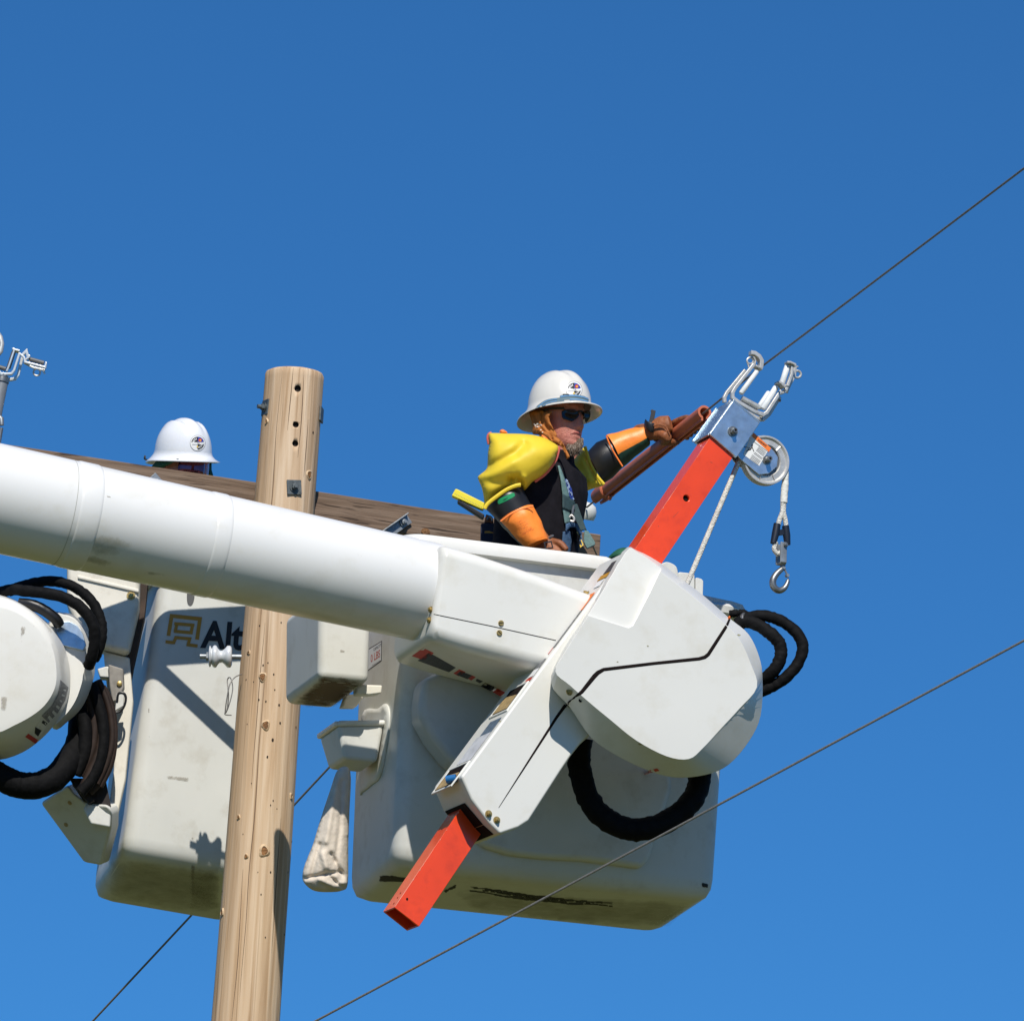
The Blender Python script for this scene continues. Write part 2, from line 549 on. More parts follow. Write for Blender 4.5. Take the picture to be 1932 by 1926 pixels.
def soft_patch(bvhs, poly, mat, parent, name, off=.0012, sp=3.0, plane=None):
    """a stain that fades out towards its outline"""
    m = MB(); patch(m, bvhs, densify(poly, sp), off, sp, plane)
    o = m.build(name, mat, parent, flat=True)
    me = o.data; n = len(me.vertices)
    ec = {}
    for p in me.polygons:
        for k in p.edge_keys: ec[k] = ec.get(k, 0) + 1
    bd = np.zeros(n, bool)
    for k, c in ec.items():
        if c == 1: bd[list(k)] = True
    ea = np.array(list(ec.keys())); deg = np.zeros(n); np.add.at(deg, ea.ravel(), 1); u = np.zeros(n)
    for _ in range(150):
        s = np.zeros(n); np.add.at(s, ea[:, 0], u[ea[:, 1]]); np.add.at(s, ea[:, 1], u[ea[:, 0]])
        u = s / np.maximum(deg, 1) + 1; u[bd] = 0
    u = (u / max(u.max(), 1e-6)) ** .6
    a = me.attributes.new('fade', 'FLOAT', 'POINT')
    a.data.foreach_set('value', u.astype(np.float32))
    return o

def stain_mat(name, col, lo, hi, scale, amount=1.0):
    m = bpy.data.materials.new(name); m.use_nodes = True
    t = m.node_tree; L = t.links.new
    b = t.nodes['Principled BSDF']; b.inputs['Base Color'].default_value = (*col, 1); b.inputs['Roughness'].default_value = .7
    tc = t.nodes.new('ShaderNodeTexCoord'); mp = t.nodes.new('ShaderNodeMapping'); mp.inputs['Scale'].default_value = scale
    L(tc.outputs['Object'], mp.inputs['Vector'])
    n = t.nodes.new('ShaderNodeTexNoise'); n.inputs['Scale'].default_value = 1; n.inputs['Detail'].default_value = 7; n.inputs['Roughness'].default_value = .7
    L(mp.outputs[0], n.inputs['Vector'])
    at_ = t.nodes.new('ShaderNodeAttribute'); at_.attribute_name = 'fade'
    ad = t.nodes.new('ShaderNodeMath'); ad.operation = 'MULTIPLY_ADD'; ad.inputs[1].default_value = .55
    L(at_.outputs['Fac'], ad.inputs[0]); L(n.outputs['Fac'], ad.inputs[2])
    mr = t.nodes.new('ShaderNodeMapRange'); mr.inputs['From Min'].default_value = lo; mr.inputs['From Max'].default_value = hi; mr.inputs['To Max'].default_value = amount
    L(ad.outputs[0], mr.inputs['Value'])
    tr = t.nodes.new('ShaderNodeBsdfTransparent'); mx = t.nodes.new('ShaderNodeMixShader')
    L(mr.outputs[0], mx.inputs[0]); L(tr.outputs[0], mx.inputs[1]); L(b.outputs[0], mx.inputs[2])
    L(mx.outputs[0], t.nodes['Material Output'].inputs['Surface'])
    MATS[name] = m
    return m
grime = stain_mat('olive_grime', (.34, .31, .17), .66, 1.25, (26, 26, 26), .5)
scrape = stain_mat('black_scrape', (.018, .016, .012), .62, .80, (9, 60, 60), .95)
faint = stain_mat('faint_scuff', (.36, .33, .27), .70, 1.0, (80, 80, 80), .55)
moss = stain_mat('dark_grime', (.24, .22, .12), .55, 1.2, (14, 14, 14), .42)
scratch = stain_mat('fine_scratch', (.42, .40, .35), .55, .95, (40, 40, 40), .5)

def bvh_of(o):
    bpy.context.view_layer.update()
    dg = bpy.context.evaluated_depsgraph_get()
    e = o.evaluated_get(dg); me = e.to_mesh()
    b = BVHTree.FromPolygons([tuple(o.matrix_world @ v.co) for v in me.vertices], [tuple(p.vertices) for p in me.polygons])
    e.to_mesh_clear()
    return b

def text(s, name, mat, parent, p0, X, Y, bold=0.0, shear=0.0):
    """lettering laid on a surface: p0 lower left, X along the line, Y up the letters"""
    cu = bpy.data.curves.new('t', 'FONT'); cu.body = s; cu.offset = bold; cu.shear = shear; cu.resolution_u = 3
    o = bpy.data.objects.new('t', cu); COL.objects.link(o)
    bpy.context.view_layer.update()
    me = bpy.data.meshes.new_from_object(o.evaluated_get(bpy.context.evaluated_depsgraph_get()))
    vs = [v.co.copy() for v in me.vertices]; fs = [list(p.vertices) for p in me.polygons]
    bpy.data.objects.remove(o); bpy.data.curves.remove(cu); bpy.data.meshes.remove(me)
    x0, x1 = min(v.x for v in vs), max(v.x for v in vs); y0, y1 = min(v.y for v in vs), max(v.y for v in vs)
    mb = MB().add([V(p0) + V(X) * ((v.x - x0) / (x1 - x0)) + V(Y) * ((v.y - y0) / (y1 - y0)) for v in vs], fs)
    return mb.build(name, mat, parent, flat=True, recalc=False)

def bolt(mb, c, ax, r, h, n=6):
    mb.lathe(c, ax, [(r * 1.5, 0), (r * 1.5, h * .25)], 14)
    mb.lathe(V(c) + V(ax).normalized() * h * .25, ax, [(r, 0), (r, h * .7), (r * .85, h * .8)], n)
    mb.lathe(V(c) + V(ax).normalized() * h * .25, ax, [(r * .5, h * .7), (r * .5, h * 1.2)], 8)

# ================================================================== ground
gb = MB().add([(-3000, -3000, 0), (3000, -3000, 0), (3000, 3000, 0), (-3000, 3000, 0)], [(0, 1, 2, 3)])
g = gb.build('ground', grassm, flat=True)
g['kind'] = 'structure'

# ================================================================== utility pole
TOP = at((556.5, 704), 0)
PX, PY0 = TOP.x, TOP.y
def pole_r(z):
    return .1105 + (TOP.z - z) * .0055
def pole_pt(a, z, dr=0.0):
    """point on the pole's skin: a = 0 faces the camera, positive to the right"""
    n = noise.noise(V((math.sin(a) * 1.3, math.cos(a) * 1.3, z * .9))) * .006 + noise.noise(V((math.sin(a) * 5, math.cos(a) * 5, z * 1.5))) * .0022
    r = pole_r(z) + n + dr
    g2 = 0
    if -1.25 < a < -.55 and z > TOP.z - .55:                       # shaved flat on the upper left
        g2 = -.006
    return V((PX + (z - TOP.z) * .0135 + math.sin(a) * (r + g2), PY0 - math.cos(a) * (r + g2), z))
pole = thing('utility_pole', 'bare tan wooden utility pole with knots, drilled holes and square steel washers', 'utility pole', (PX, PY0, 0))
mb = MB()
zs = [0.0, 2.0, 4.0] + list(np.arange(5.0, TOP.z - .02, .03)) + [TOP.z - .012]
rings = []
NS = 64
for z in zs:
    rings.append([pole_pt(2 * math.pi * k / NS, z) for k in range(NS)])
for ins, dz in ((.004, -.004), (.014, 0.0)):                        # worn, slightly uneven top edge
    rg = []
    for k in range(NS):
        a = 2 * math.pi * k / NS
        p = pole_pt(a, TOP.z - .012, -ins); p.z = TOP.z + dz + noise.noise(V((math.sin(a) * 2.2, math.cos(a) * 2.2, 9))) * .004
        rg.append(p)
    rings.append(rg)
mb.loft(rings)
shaft = mb.build('shaft', polewood, pole, sharp=50)
def pole_hit(p):
    h = PB.ray_cast(CAM, ray(*p))
    c = h[0]; n = V((c.x - PX - (c.z - TOP.z) * .0135, c.y - PY0, 0)).normalized()
    return c, n
PB = mb.bvh()
HOLES = [(z7(673, 213), .0125), (z7(660, 452), .0115), (z7(657, 578), .0115)]
cut = MB()
for p, r in HOLES:
    c, n = pole_hit(p)
    cut.lathe(c + n * .03, -n, [(r, 0), (r, .20)], 16)
co = cut.build('cutter', pit)
bpy.context.view_layer.update()
bo = shaft.modifiers.new('holes', 'BOOLEAN'); bo.operation = 'DIFFERENCE'; bo.solver = 'EXACT'; bo.object = co
bpy.context.view_layer.update()
shaft.data.materials.append(pit)
newme = bpy.data.meshes.new_from_object(shaft.evaluated_get(bpy.context.evaluated_depsgraph_get()))
shaft.modifiers.clear(); shaft.data = newme; newme.name = 'shaft'
bpy.data.objects.remove(co)
for p, r in HOLES:                                                   # dark plug set inside each drilled hole
    c, n = pole_hit(p)
    k = MB().lathe(c - n * .012, -n, [(r * 1.02, 0), (r * .99, .12)], 16, caps=True)
    k.build('bolt_hole', pit, pole)
KN = [(z6(1243, 678), 19), (z6(1257, 905), 20), (z6(1250, 1500), 23), (z6(1130, 1340), 10), (z6(1165, 1525), 10), (z6(1053, 1790), 15),
      (z7(747, 785), 26), (z7(825, 360), 14), (z7(468, 430), 17), (z6(1180, 562), 8), (z6(1376, 1240), 12)]
for (p, r) in KN:
    h = PB.ray_cast(CAM, ray(*p))
    if h[0] is None: continue
    c, n = pole_hit(p)
    s = r * (.2835 if p[1] < 1000 else .3988) * M_PX * .78
    up = V((0, 0, 1)); sd_ = n.cross(up)
    ring = lambda rr, hh, ph: [c + n * hh + (sd_ * math.cos(t) * .86 + up * math.sin(t) * 1.12) * rr * (1 + .12 * math.sin(3 * t + ph)) for t in [2 * math.pi * i / 18 for i in range(18)]]
    cm = MB().loft([ring(s * 1.75, -.004, r), ring(s * 1.45, .0015, r), ring(s * 1.05, .0045, r), ring(s * .95, .001, r)])
    kp = cm.build('knot_collar', collarw, pole, sharp=60)
    MB().loft([ring(s * .98, -.003, r + 1), ring(s * .9, .0035, r + 1), ring(s * .45, .0045, r), ring(s * .1, .003, r)]).build('knot', knotm, kp, sharp=60)
pits = MB()
PITS = [(1172, 565, 7), (1228, 435, 4), (1330, 420, 4), (1295, 665, 5), (1300, 738, 4), (1225, 785, 5), (1258, 793, 5), (1320, 810, 6), (1290, 975, 8), (1265, 1055, 6),
        (1292, 1262, 4), (1280, 1283, 4), (1362, 1600, 5), (1235, 1705, 4), (1280, 1600, 5), (1325, 895, 6), (1400, 915, 6), (1415, 1015, 6), (1410, 1160, 5), (1380, 1455, 5),
        (1245, 622, 5), (1268, 610, 4), (1310, 1300, 3), (1200, 700, 3), (1170, 900, 3), (1190, 1180, 3), (1150, 1420, 3), (1220, 1600, 3), (1255, 1908, 4), (1345, 1895, 5), (1052, 1690, 5), (1165, 690, 4)]
for x, y, r in PITS + [((368.0 + .2835 * 785) / .3988, (673 + .2835 * 505 - 1006.9) / .3988, 6)]:
    p = z6(x, y)
    if PB.ray_cast(CAM, ray(*p))[0] is None: continue
    c, n = pole_hit(p)
    s = r * .3988 * M_PX * .9
    up = V((0, 0, 1)); sd_ = n.cross(up)
    pits.loft([[c + n * hh + (sd_ * math.cos(t) * .8 + up * math.sin(t) * 1.25) * rr for t in [2 * math.pi * i / 7 for i in range(7)]] for rr, hh in ((s, -.004), (s, .0012), (s * .5, .0014))])
po = pits.build('nail_hole', pit, pole); po['kind'] = 'stuff'
# drying cracks: shallow dark splits that run with the grain
crk = MB()
for a0, z0, z1_ in ((-.42, TOP.z - .95, TOP.z - .02), (-.15, TOP.z - 2.4, TOP.z - 1.2), (.35, TOP.z - .35, TOP.z - .015), (-.30, TOP.z - 1.6, TOP.z - .98), (.62, TOP.z - .42, TOP.z - .2), (-.05, TOP.z - .25, TOP.z - .01), (-.33, TOP.z - 2.5, TOP.z - 1.9), (.72, TOP.z - 2.2, TOP.z - 1.7)):
    pts = []; rr = []
    N = 26
    for i in range(N):
        z = z0 + (z1_ - z0) * i / (N - 1)
        pts.append(pole_pt(a0 + noise.noise(V((a0 * 9, 0, z * 3))) * .06, z, -.0006)); rr.append(.0007 + .0012 * math.sin(math.pi * i / (N - 1)))
    crk.tube(pts, rr, 5)
ck = crk.build('drying_crack', pm('crack_shadow', (.16, .10, .06), .9), pole); ck['kind'] = 'stuff'

def washer_plate(c, n, s, rot, bl):
    up = V((0, 0, 1)); sx = up.cross(n).normalized(); uy = n.cross(sx)
    ax = sx * math.cos(rot) + uy * math.sin(rot); ay = uy * math.cos(rot) - sx * math.sin(rot)
    m = MB().box(c + n * .003, ax * s / 2, ay * s / 2, n * .0035)
    o = m.build('square_washer', washer, pole, bevel=.0012, seg=2)
    if bl is None: return
    b = MB(); bolt(b, c + n * .0065, n, .0125, .014)
    if bl: b.lathe(c + n * .0065, n, [(.008, 0), (.008, bl)], 12)
    b.build('nut', washer, o)
c, n = pole_hit(z7(648, 870)); washer_plate(c, n, .055, R(6), 0)
c = pole_pt(-1.16, at(z7(478, 345), -.03).z); n = V((math.sin(-1.16), -math.cos(1.16), 0)); washer_plate(c, n, .058, R(-4), .028)
c = pole_pt(1.42, at(z7(852, 395), 0).z); n = V((math.sin(1.42), -math.cos(1.42), 0)); washer_plate(c, n, .055, 0, None)

# spool insulator on a bolt through the pole's left side
si0 = at((462, 1239), -.02); si1 = at((380, 1238), -.02)
sp = thing('spool_insulator', 'small pale porcelain spool insulator bolted to the left side of the bare pole', 'insulator', si0)
axv = (si1 - si0).normalized()
def along(x): return (462 - x) * M_PX
mb = MB().lathe(si0, axv, [(.0095, -.02), (.0095, along(378))], 12)
mb.build('bolt', galv, sp)
mb = MB().lathe(si0 + axv * along(404), axv, [(.021, -.004), (.021, .004)], 6)
mb.lathe(si0 + axv * along(394), axv, [(.017, -.007), (.017, .008)], 6)
mb.build('nut', galv, sp)
pr = [(.030, 438), (.0385, 436), (.041, 433), (.0405, 429), (.031, 425), (.0225, 420), (.0225, 415), (.031, 411.5), (.0405, 408.5), (.042, 405), (.0385, 402), (.030, 400.5), (.030, 399.5), (.0385, 398), (.0395, 396), (.034, 394.5)]
MB().lathe(si0, axv, [(r, along(x)) for r, x in pr], 40).build('spool', porc, sp, sharp=60)

# thin tie wire left hanging off the pole
c0 = at((453, 1274), -.05)
tw = MB().tube(cr([at((456, 1272), -.08), at((444, 1277), -.16), at((434, 1290), -.18), at((428, 1318), -.18), at((425, 1345), -.17), at((432, 1330), -.19), at((439, 1300), -.18), at((435, 1279), -.17), at((429, 1283), -.16), at((431, 1310), -.17), at((429, 1335), -.16), at((424, 1347), -.17), at((437, 1349), -.17)], 6), .0022, 6)
tag(tw.build('tie_wire', wirem), 'thin dark tie wire twisted in loops beside the left edge of the pole', 'wire')

# ================================================================== crossarm
AU = V((math.cos(ARM_YAW), math.sin(ARM_YAW), 0)); AV = V((-math.sin(ARM_YAW), math.cos(ARM_YAW), 0))
A0 = at((540, 918), .165)                                            # top front edge where it passes the pole
def arm_s(px, py):                                                    # distance along the arm of a picture column
    return (Pl(A0, -AV).pt((px, py)) - A0).dot(AU)
sR, sL = arm_s(1134, 1010), arm_s(-75, 830)
AH, AD = .112, .09
arm = thing('crossarm', 'weathered brown timber crossarm bolted across the back of the pole', 'crossarm', A0)
mb = MB()
rings = []
for i in range(41):
    s = sL + (sR - sL) * i / 40
    o = A0 + AU * s
    k = noise.noise(V((s * 3, 1, 0))) * .0015
    rings.append([o + V((0, 0, k)), o + AV * AD + V((0, 0, k)), o + AV * AD - V((0, 0, AH)), o - V((0, 0, AH - k))])
mb.loft(rings)
mb.build('beam', armwood, arm, bevel=.005)
fp = Pl(A0 - AV * .006, -AV)
def brace(p0, p1, wd):
    a, b = fp.pt(p0, .004), fp.pt(p1, .004)
    m = MB().bar([a, b], wd, .006, -AV)
    side = (b - a).normalized().cross(-AV)
    m.bar([a + side * wd / 2 - AV * .012, b + side * wd / 2 - AV * .012], .005, .026, -AV)
    o = m.build('brace', galv, arm, bevel=.001, seg=1)
    bb = MB(); bolt(bb, a - AV * .006 + (b - a).normalized() * .03, -AV, .011, .012); bb.build('bolt', galv, o)
brace((772, 978), (505, 1166), .038)
brace((286, 898), (505, 1150), .040)
kn = Pl(A0, -AV).pt(z12(1050 / 1.0, 560), .001)
k = fp.pt((803, 1003), -.004)
MB().loft([[k - AV * h + (AU * math.cos(t) + V((0, 0, 1)) * math.sin(t) * .8) * r for t in [i * math.pi / 9 for i in range(18)]] for r, h in ((.018, .0), (.016, .004), (.004, .005))]).build('knot', knotm, arm)

# dead-end insulator that the upper line pulls on
W0, W1, W2 = at((1107, 957), .40), at((1430, 697), -1.06), at((1932, 318), -3.1)
wd = (W1 - W0).normalized()
ins = thing('dead_end_insulator', 'round pale dead-end insulator half hidden behind the harness of the man in yellow sleeves', 'insulator', W0)
ic = at((1098, 962), .46)
ia = V((.10, -.25, .95)).normalized()
MB().lathe(ic, ia, [(.01, -.034), (.028, -.034), (.03, -.026), (.038, -.026), (.040, -.034), (.050, -.034), (.056, -.020), (.056, .0), (.050, .018), (.034, .030), (.012, .034)], 40).build('shed', polymer, ins, sharp=50)
MB().lathe(ic, ia, [(.014, .028), (.014, .045), (.006, .062), (.006, .075)], 12).build('cap', galv, ins)
MB().tube([ic + ia * .06, ic + ia * .07 - AU * .03, fp.pt((1065, 1000), .0)], .007, 8).build('eye_strap', galv, ins)
MB().tube([ic + ia * .03 - V((0, .05, 0)), ic - ia * .02 - V((0, .057, 0)), ic - ia * .04 - V((0, .04, 0)), fp.pt((1128, 1052), .01)], .003, 6).build('tail_wire', wirem, ins)

# ================================================================== lines
def line(name, pts, r, label):
    m = MB().tube(pts, r, 8)
    o = m.build(name, wirem)
    return tag(o, label, 'power line')
def straight(a, b, n=2, sag=0.0):
    return [a + (b - a) * (i / (n - 1)) - V((0, 0, sag * 4 * (i / (n - 1)) * (1 - i / (n - 1)))) for i in range(n)]
W3 = W2 + (W2 - W1).normalized() * 14
line('power_line', straight(W0, W1, 6) + straight(W1, W3, 12, .0)[1:], .0036, 'upper bare wire slanting from the rubber line hose to the upper right sky')
L0, L1 = at((560, 1941.5), -2.0), at((1952, 1194), -3.4)
ld = (L1 - L0)
line('power_line', straight(L0 - ld * 1.2, L1 + ld * 1.5, 40, .006), .0040, 'lower bare wire crossing in front of the wide bucket at the lower right')
G0, G1 = at((150, 1952.5), 2.6), at((1010, 1030), .55)
gw = MB().tube(straight(G0 + (G0 - G1) * 2.2, G1, 8), .0042, 8).build('guy_wire', wirem)
tag(gw, 'thin guy wire slanting behind the narrow bucket and the pole at lower left', 'guy wire')

# ================================================================== front boom
YS[0] = -.45
BA = V((math.cos(R(18.7)) * math.cos(R(4.8)), math.sin(R(18.7)) * math.cos(R(4.8)), -math.sin(R(4.8))))
BT = at((805, 1117), -1.05)                                           # centre of the tube where it enters the tip housing
BF = V((math.sin(R(18.7)), -math.cos(R(18.7)), 0))                    # its side towards the camera
BB = BF.cross(BA).normalized()
if BB.z < 0: BB = -BB
# fit the axis to the picture: slide the far left point on a plane through the axis
bl = Pl(BT, BF).pt((0, 941)); BA = (BT - bl).normalized(); BB = BA.cross(BF).normalized()
if BB.z < 0: BB = -BB
boom = thing('lift_boom', 'long white tubular boom crossing in front of the pole to a boxy white jib housing', 'lift boom', BT)
def bs(px, py):
    return (Pl(BT, BF).pt((px, py)) - BT).dot(BA)
rL, rR = .182 * 1.0, .172
s0 = bs(0, 941)
def br(s): return rR + (rL - rR) * (s / s0)
mb = MB()
prof = [(br(s), s) for s in np.linspace(s0 * 1.9, .012, 30)]
mb.lathe(BT, BA, prof, 96)
mb.build('tube', gelpipe, boom, sharp=60)
def collar(p, wdt, h):
    s = bs(*p)
    m = MB().lathe(BT, BA, [(br(s) - .001, s - wdt / 2 - .004), (br(s) + h * .6, s - wdt / 2), (br(s) + h, s - wdt / 2 + .006), (br(s) + h, s + wdt / 2 - .006), (br(s) + h * .6, s + wdt / 2), (br(s) - .001, s + wdt / 2 + .004)], 96, caps=False)
    m.build('collar', gelpipe, boom, sharp=25)
collar((146, 978), .070, .0028)
collar((394, 1032), .052, .0024)
for px in (118, 384):                                                # fine joint lines round the tube
    s = bs(px, 941 + px * .22)
    MB().lathe(BT, BA, [(br(s) + .0006, s - .0012), (br(s) + .0006, s + .0012)], 96, caps=False).build('joint_line', pm('joint_grey', (.42, .42, .38), .6), boom)
BV = mb.bvh()
for poly in (zz(z5, (690, 1640), (760, 1590), (1000, 1650), (1060, 1700), (1000, 1730), (880, 1790), (720, 1790), (660, 1740)), zz(z5, (560, 1760), (700, 1760), (900, 1830), (800, 1860), (600, 1810))):
    soft_patch(BV, poly, grime, boom, 'grime', .0012, 3)
for poly in (zz(z5, (1115, 1890), (1240, 1905), (1310, 1930), (1130, 1922)),):
    soft_patch(BV, poly, moss, boom, 'scuff_mark', .0012, 2)
for poly in (zz(z5, (805, 1310), (840, 1318), (855, 1334), (820, 1330)), zz(z5, (685, 1400), (722, 1408), (716, 1420))):
    soft_patch(BV, poly, faint, boom, 'scuff_mark', .0012, 1.2)
pm('scuff_stain', (.34, .31, .17), .6, var=.35, vs=60)

# --- tip housing: a moulded box on the end of the tube
def hz(s, w, hgt, dz=0, df=0, r=.05):
    """section across the boom: w towards the camera, hgt up"""
    return [BT + BA * s + BB * (y + dz) + BF * (x + df) for x, y in rrect(0, 0, w, hgt, r, 5)]
hb = MB()
secs = [(-.022, .41, .325, -.030), (.0, .44, .342, -.040), (.10, .45, .346, -.049), (.30, .45, .333, -.063), (.62, .44, .295, -.085)]
hb.loft([hz(s, w_, h_, dz, -.028, .05) for s, w_, h_, dz in secs])
hous = hb.build('tip_housing', gel, boom, bevel=.014, bang=40)
HB = bvh_of(hous)
ln = MB()
for seg in ((z4(222, 343), z4(480, 396), z4(760, 458)),):
    patch(ln, HB, stroke_poly(seg, 1.5), .0008, 6, inner=False)
ln.build('joint_line', MATS['dark_gap'], hous, flat=True)
for p, rot in ((z4(523, 384), .3), (z4(516, 426), -.6)):
    h = HB.ray_cast(CAM, ray(*p)); c = h[0]
    s_ = MB().lathe(c - BF * .002, BF, [(.0098, 0), (.0098, .006), (.0085, .0075)], 18).build('screw', brass, hous)
    MB().box(c + BF * .0058, (BA * math.cos(rot) + BB * math.sin(rot)) * .0085, (BB * math.cos(rot) - BA * math.sin(rot)) * .0012, BF * .0004).build('slot', MATS['dark_gap'], s_)
for p in (z4(225, 327), z4(219, 372)):
    h = HB.ray_cast(CAM, ray(*p)); c = h[0] if h[0] else Pl(BT, BF).pt(p, .19)
    b_ = MB(); bolt(b_, c, (BF * .6 - BA * .8), .008, .012); b_.build('bolt', brass, hous)
dk = []
under = [(zz(z4, (190, 490), (235, 512), (195, 545), (140, 525)), 'red_print'), (zz(z4, (215, 510), (330, 575), (300, 595), (165, 545)), 'grey_dark'),
         (zz(z4, (345, 582), (372, 594), (342, 612), (318, 600)), 'red_print'), (zz(z4, (350, 590), (400, 608), (380, 625), (330, 605)), 'grey_dark'),
         (zz(z4, (400, 608), (416, 616), (396, 630), (382, 622)), 'red_print'), (zz(z4, (455, 640), (505, 660), (480, 676), (436, 655)), 'grey_dark'), (zz(z4, (508, 664), (545, 682), (520, 698), (488, 680)), 'red_print'), (zz(z4, (420, 622), (447, 634), (432, 642), (414, 632)), 'grey_dark')]
MATS['grey_dark'] = pm('dark_decal', (.045, .045, .05), .5, var=.8, vs=160)
for poly, mt in under:
    m = MB(); patch(m, HB, poly, .0012, 5); m.build('decal', MATS[mt], hous, flat=True)
for poly in (zz(z8, (175, 42), (230, 48), (330, 50), (330, 56), (250, 56), (180, 48)), zz(z8, (430, 850), (436, 838), (446, 856))):
    soft_patch(HB, poly, faint, hous, 'scuff_mark', .001, 2)

# --- jib housing: long cover round the jib, with the winch cover bulging out of it
HY = R(22)
HN = V((math.sin(HY), -math.cos(HY), 0)); HU = V((math.cos(HY), math.sin(HY), 0))
PH = Pl(at((1100, 1250), -1.08), HN)
spine_px = zz(z4, (1070, 72), (1090, 66), (1215, 130), (1260, 170), (1120, 420), (985, 660), (940, 790), (912, 862), (865, 905), (825, 955), (780, 1022), (645, 1232), (600, 1262), (520, 1290), (470, 1240), (395, 1140), (352, 1042))
sb = MB().prism([PH.pt(p, .02) for p in spine_px], -HN * .25)
cov = sb.build('jib_cover', gel, boom, bevel=.022, seg=4)
FH = .175
drum = [((1045, 78), (1070, 88)), ((1112, 74), (1118, 92)), ((1212, 128), (1205, 160)), ((1300, 195), (1288, 222)), ((1390, 262), (1372, 288)), ((1505, 362), (1482, 384)),
        ((1588, 432), (1550, 455)), ((1634, 530), (1598, 560)), ((1648, 625), (1624, 660)), ((1640, 780), (1548, 752)), ((1592, 888), (1468, 838)), ((1502, 992), (1390, 922)),
        ((1400, 1036), (1330, 968)), ((1262, 1046), (1235, 956)), ((1130, 1006), (1105, 888)), ((1000, 940), (992, 798)), ((905, 868), (900, 722)), ((820, 745), (820, 652)),
        ((738, 640), (757, 592)), ((790, 500), (800, 506)), ((902, 330), (903, 345))]
def ringpx(k, h, mix=0.0):
    return [PH.pt(z4(*((a[0] * (1 - mix) + b[0] * mix), (a[1] * (1 - mix) + b[1] * mix))), h) for a, b in drum]
def smooth_ring(mix, h):
    # the long right-hand curve is round; the rest keeps its corners
    pts = [z4(a[0] * (1 - mix) + b[0] * mix, a[1] * (1 - mix) + b[1] * mix) for a, b in drum]
    q = cr(pts, 4, True)
    return [PH.pt(p, h) for p in q]
dbm = MB().loft([smooth_ring(0, -.13), smooth_ring(0, .075), smooth_ring(.94, .168), smooth_ring(1.0, FH)])
wc = dbm.build('winch_cover', gel, cov)
# the upper face is sunk into a shallow sloping recess
rcp = zz(z4, (1030, 20), (1160, 20), (1213, 152), (1160, 262), (1092, 394), (1072, 405), (905, 353), (860, 338))
def rch(p): return FH - .012 - .042 * min(1.15, max(0, ((1006.9 + .4389 * 404) - p[1]) / (.4389 * 320)))
rc = MB().loft([[PH.pt(p, rch(p)) for p in rcp], [PH.pt(p, FH + .08) for p in rcp]]).build('cutter', gel)
md = wc.modifiers.new('c', 'BOOLEAN'); md.object = rc; md.operation = 'DIFFERENCE'; md.solver = 'EXACT'
bpy.context.view_layer.update()
nm = bpy.data.meshes.new_from_object(wc.evaluated_get(bpy.context.evaluated_depsgraph_get()))
wc.modifiers.clear(); wc.data = nm; nm.name = 'winch_cover'; bpy.data.objects.remove(rc)
nm.polygons.foreach_set('use_smooth', [True] * len(nm.polygons))
md = wc.modifiers.new('b', 'BEVEL'); md.width = .016; md.segments = 4; md.limit_method = 'ANGLE'; md.angle_limit = R(12)
wc.modifiers.new('w', 'WEIGHTED_NORMAL')
DB = bvh_of(wc); SBV = bvh_of(cov)
# black gap between the two shells
gp = zz(z4, (1507, 366), (1496, 392), (1415, 518), (1400, 530), (1375, 537), (1180, 557), (965, 583), (940, 597), (925, 612), (872, 678))
gp2 = zz(z4, (850, 697), (806, 732), (795, 744), (765, 785), (640, 980), (510, 1182))
allp = gp + gp2
alw = [4.5, 5.5, 6.5, 6.5, 6.0, 5.5, 6, 7.5, 8, 6.5] + [5.5, 6.5, 6, 5, 3.2, .6]
spn, spw = [], []
for i in range(len(allp) - 1):
    a, b = allp[i], allp[i + 1]; k = max(1, int(math.hypot(b[0] - a[0], b[1] - a[1]) / 3))
    for j in range(k):
        t = j / k
        q = (a[0] + (b[0] - a[0]) * t, a[1] + (b[1] - a[1]) * t); d = ray(*q)
        hs_ = [h[3] for h in (DB.ray_cast(CAM, d), SBV.ray_cast(CAM, d)) if h[0] is not None]
        if hs_: spn.append(CAM + d * (min(hs_) - .0006)); spw.append((.0014, (alw[i] * (1 - t) + alw[i + 1] * t) * .5 * M_PX))
MB().tube(spn, spw, 8, flat=tuple(HN)).build('seam_gap', MATS['dark_gap'], cov)
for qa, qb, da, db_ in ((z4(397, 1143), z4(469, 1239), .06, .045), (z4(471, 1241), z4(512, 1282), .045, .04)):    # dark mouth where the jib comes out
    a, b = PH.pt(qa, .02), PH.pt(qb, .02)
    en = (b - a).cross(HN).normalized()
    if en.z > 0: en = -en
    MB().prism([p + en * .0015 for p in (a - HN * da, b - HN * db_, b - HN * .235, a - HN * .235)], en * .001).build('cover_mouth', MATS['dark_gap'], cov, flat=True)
m = MB(); patch(m, [DB], zz(z4, (1498, 358), (1508, 352), (1510, 366), (1502, 370)), .0015, 2); m.build('red_tab', orp, cov, flat=True)
for p in (z4(818, 679), z4(470, 1203), z4(505, 1230)):
    best = min([h for h in (DB.ray_cast(CAM, ray(*p)), SBV.ray_cast(CAM, ray(*p))) if h[0] is not None], key=lambda h: h[3])
    b_ = MB(); bolt(b_, best[0] - HN * .001, HN, .0085, .012); b_.build('bolt', brass, cov)
best = DB.ray_cast(CAM, ray(*z4(866, 715)))
if best[0] is None: best = SBV.ray_cast(CAM, ray(*z4(866, 715)))
MB().lathe(best[0], HN, [(.007, -.002), (.007, .001)], 14).build('drilled_hole', MATS['dark_gap'], cov)
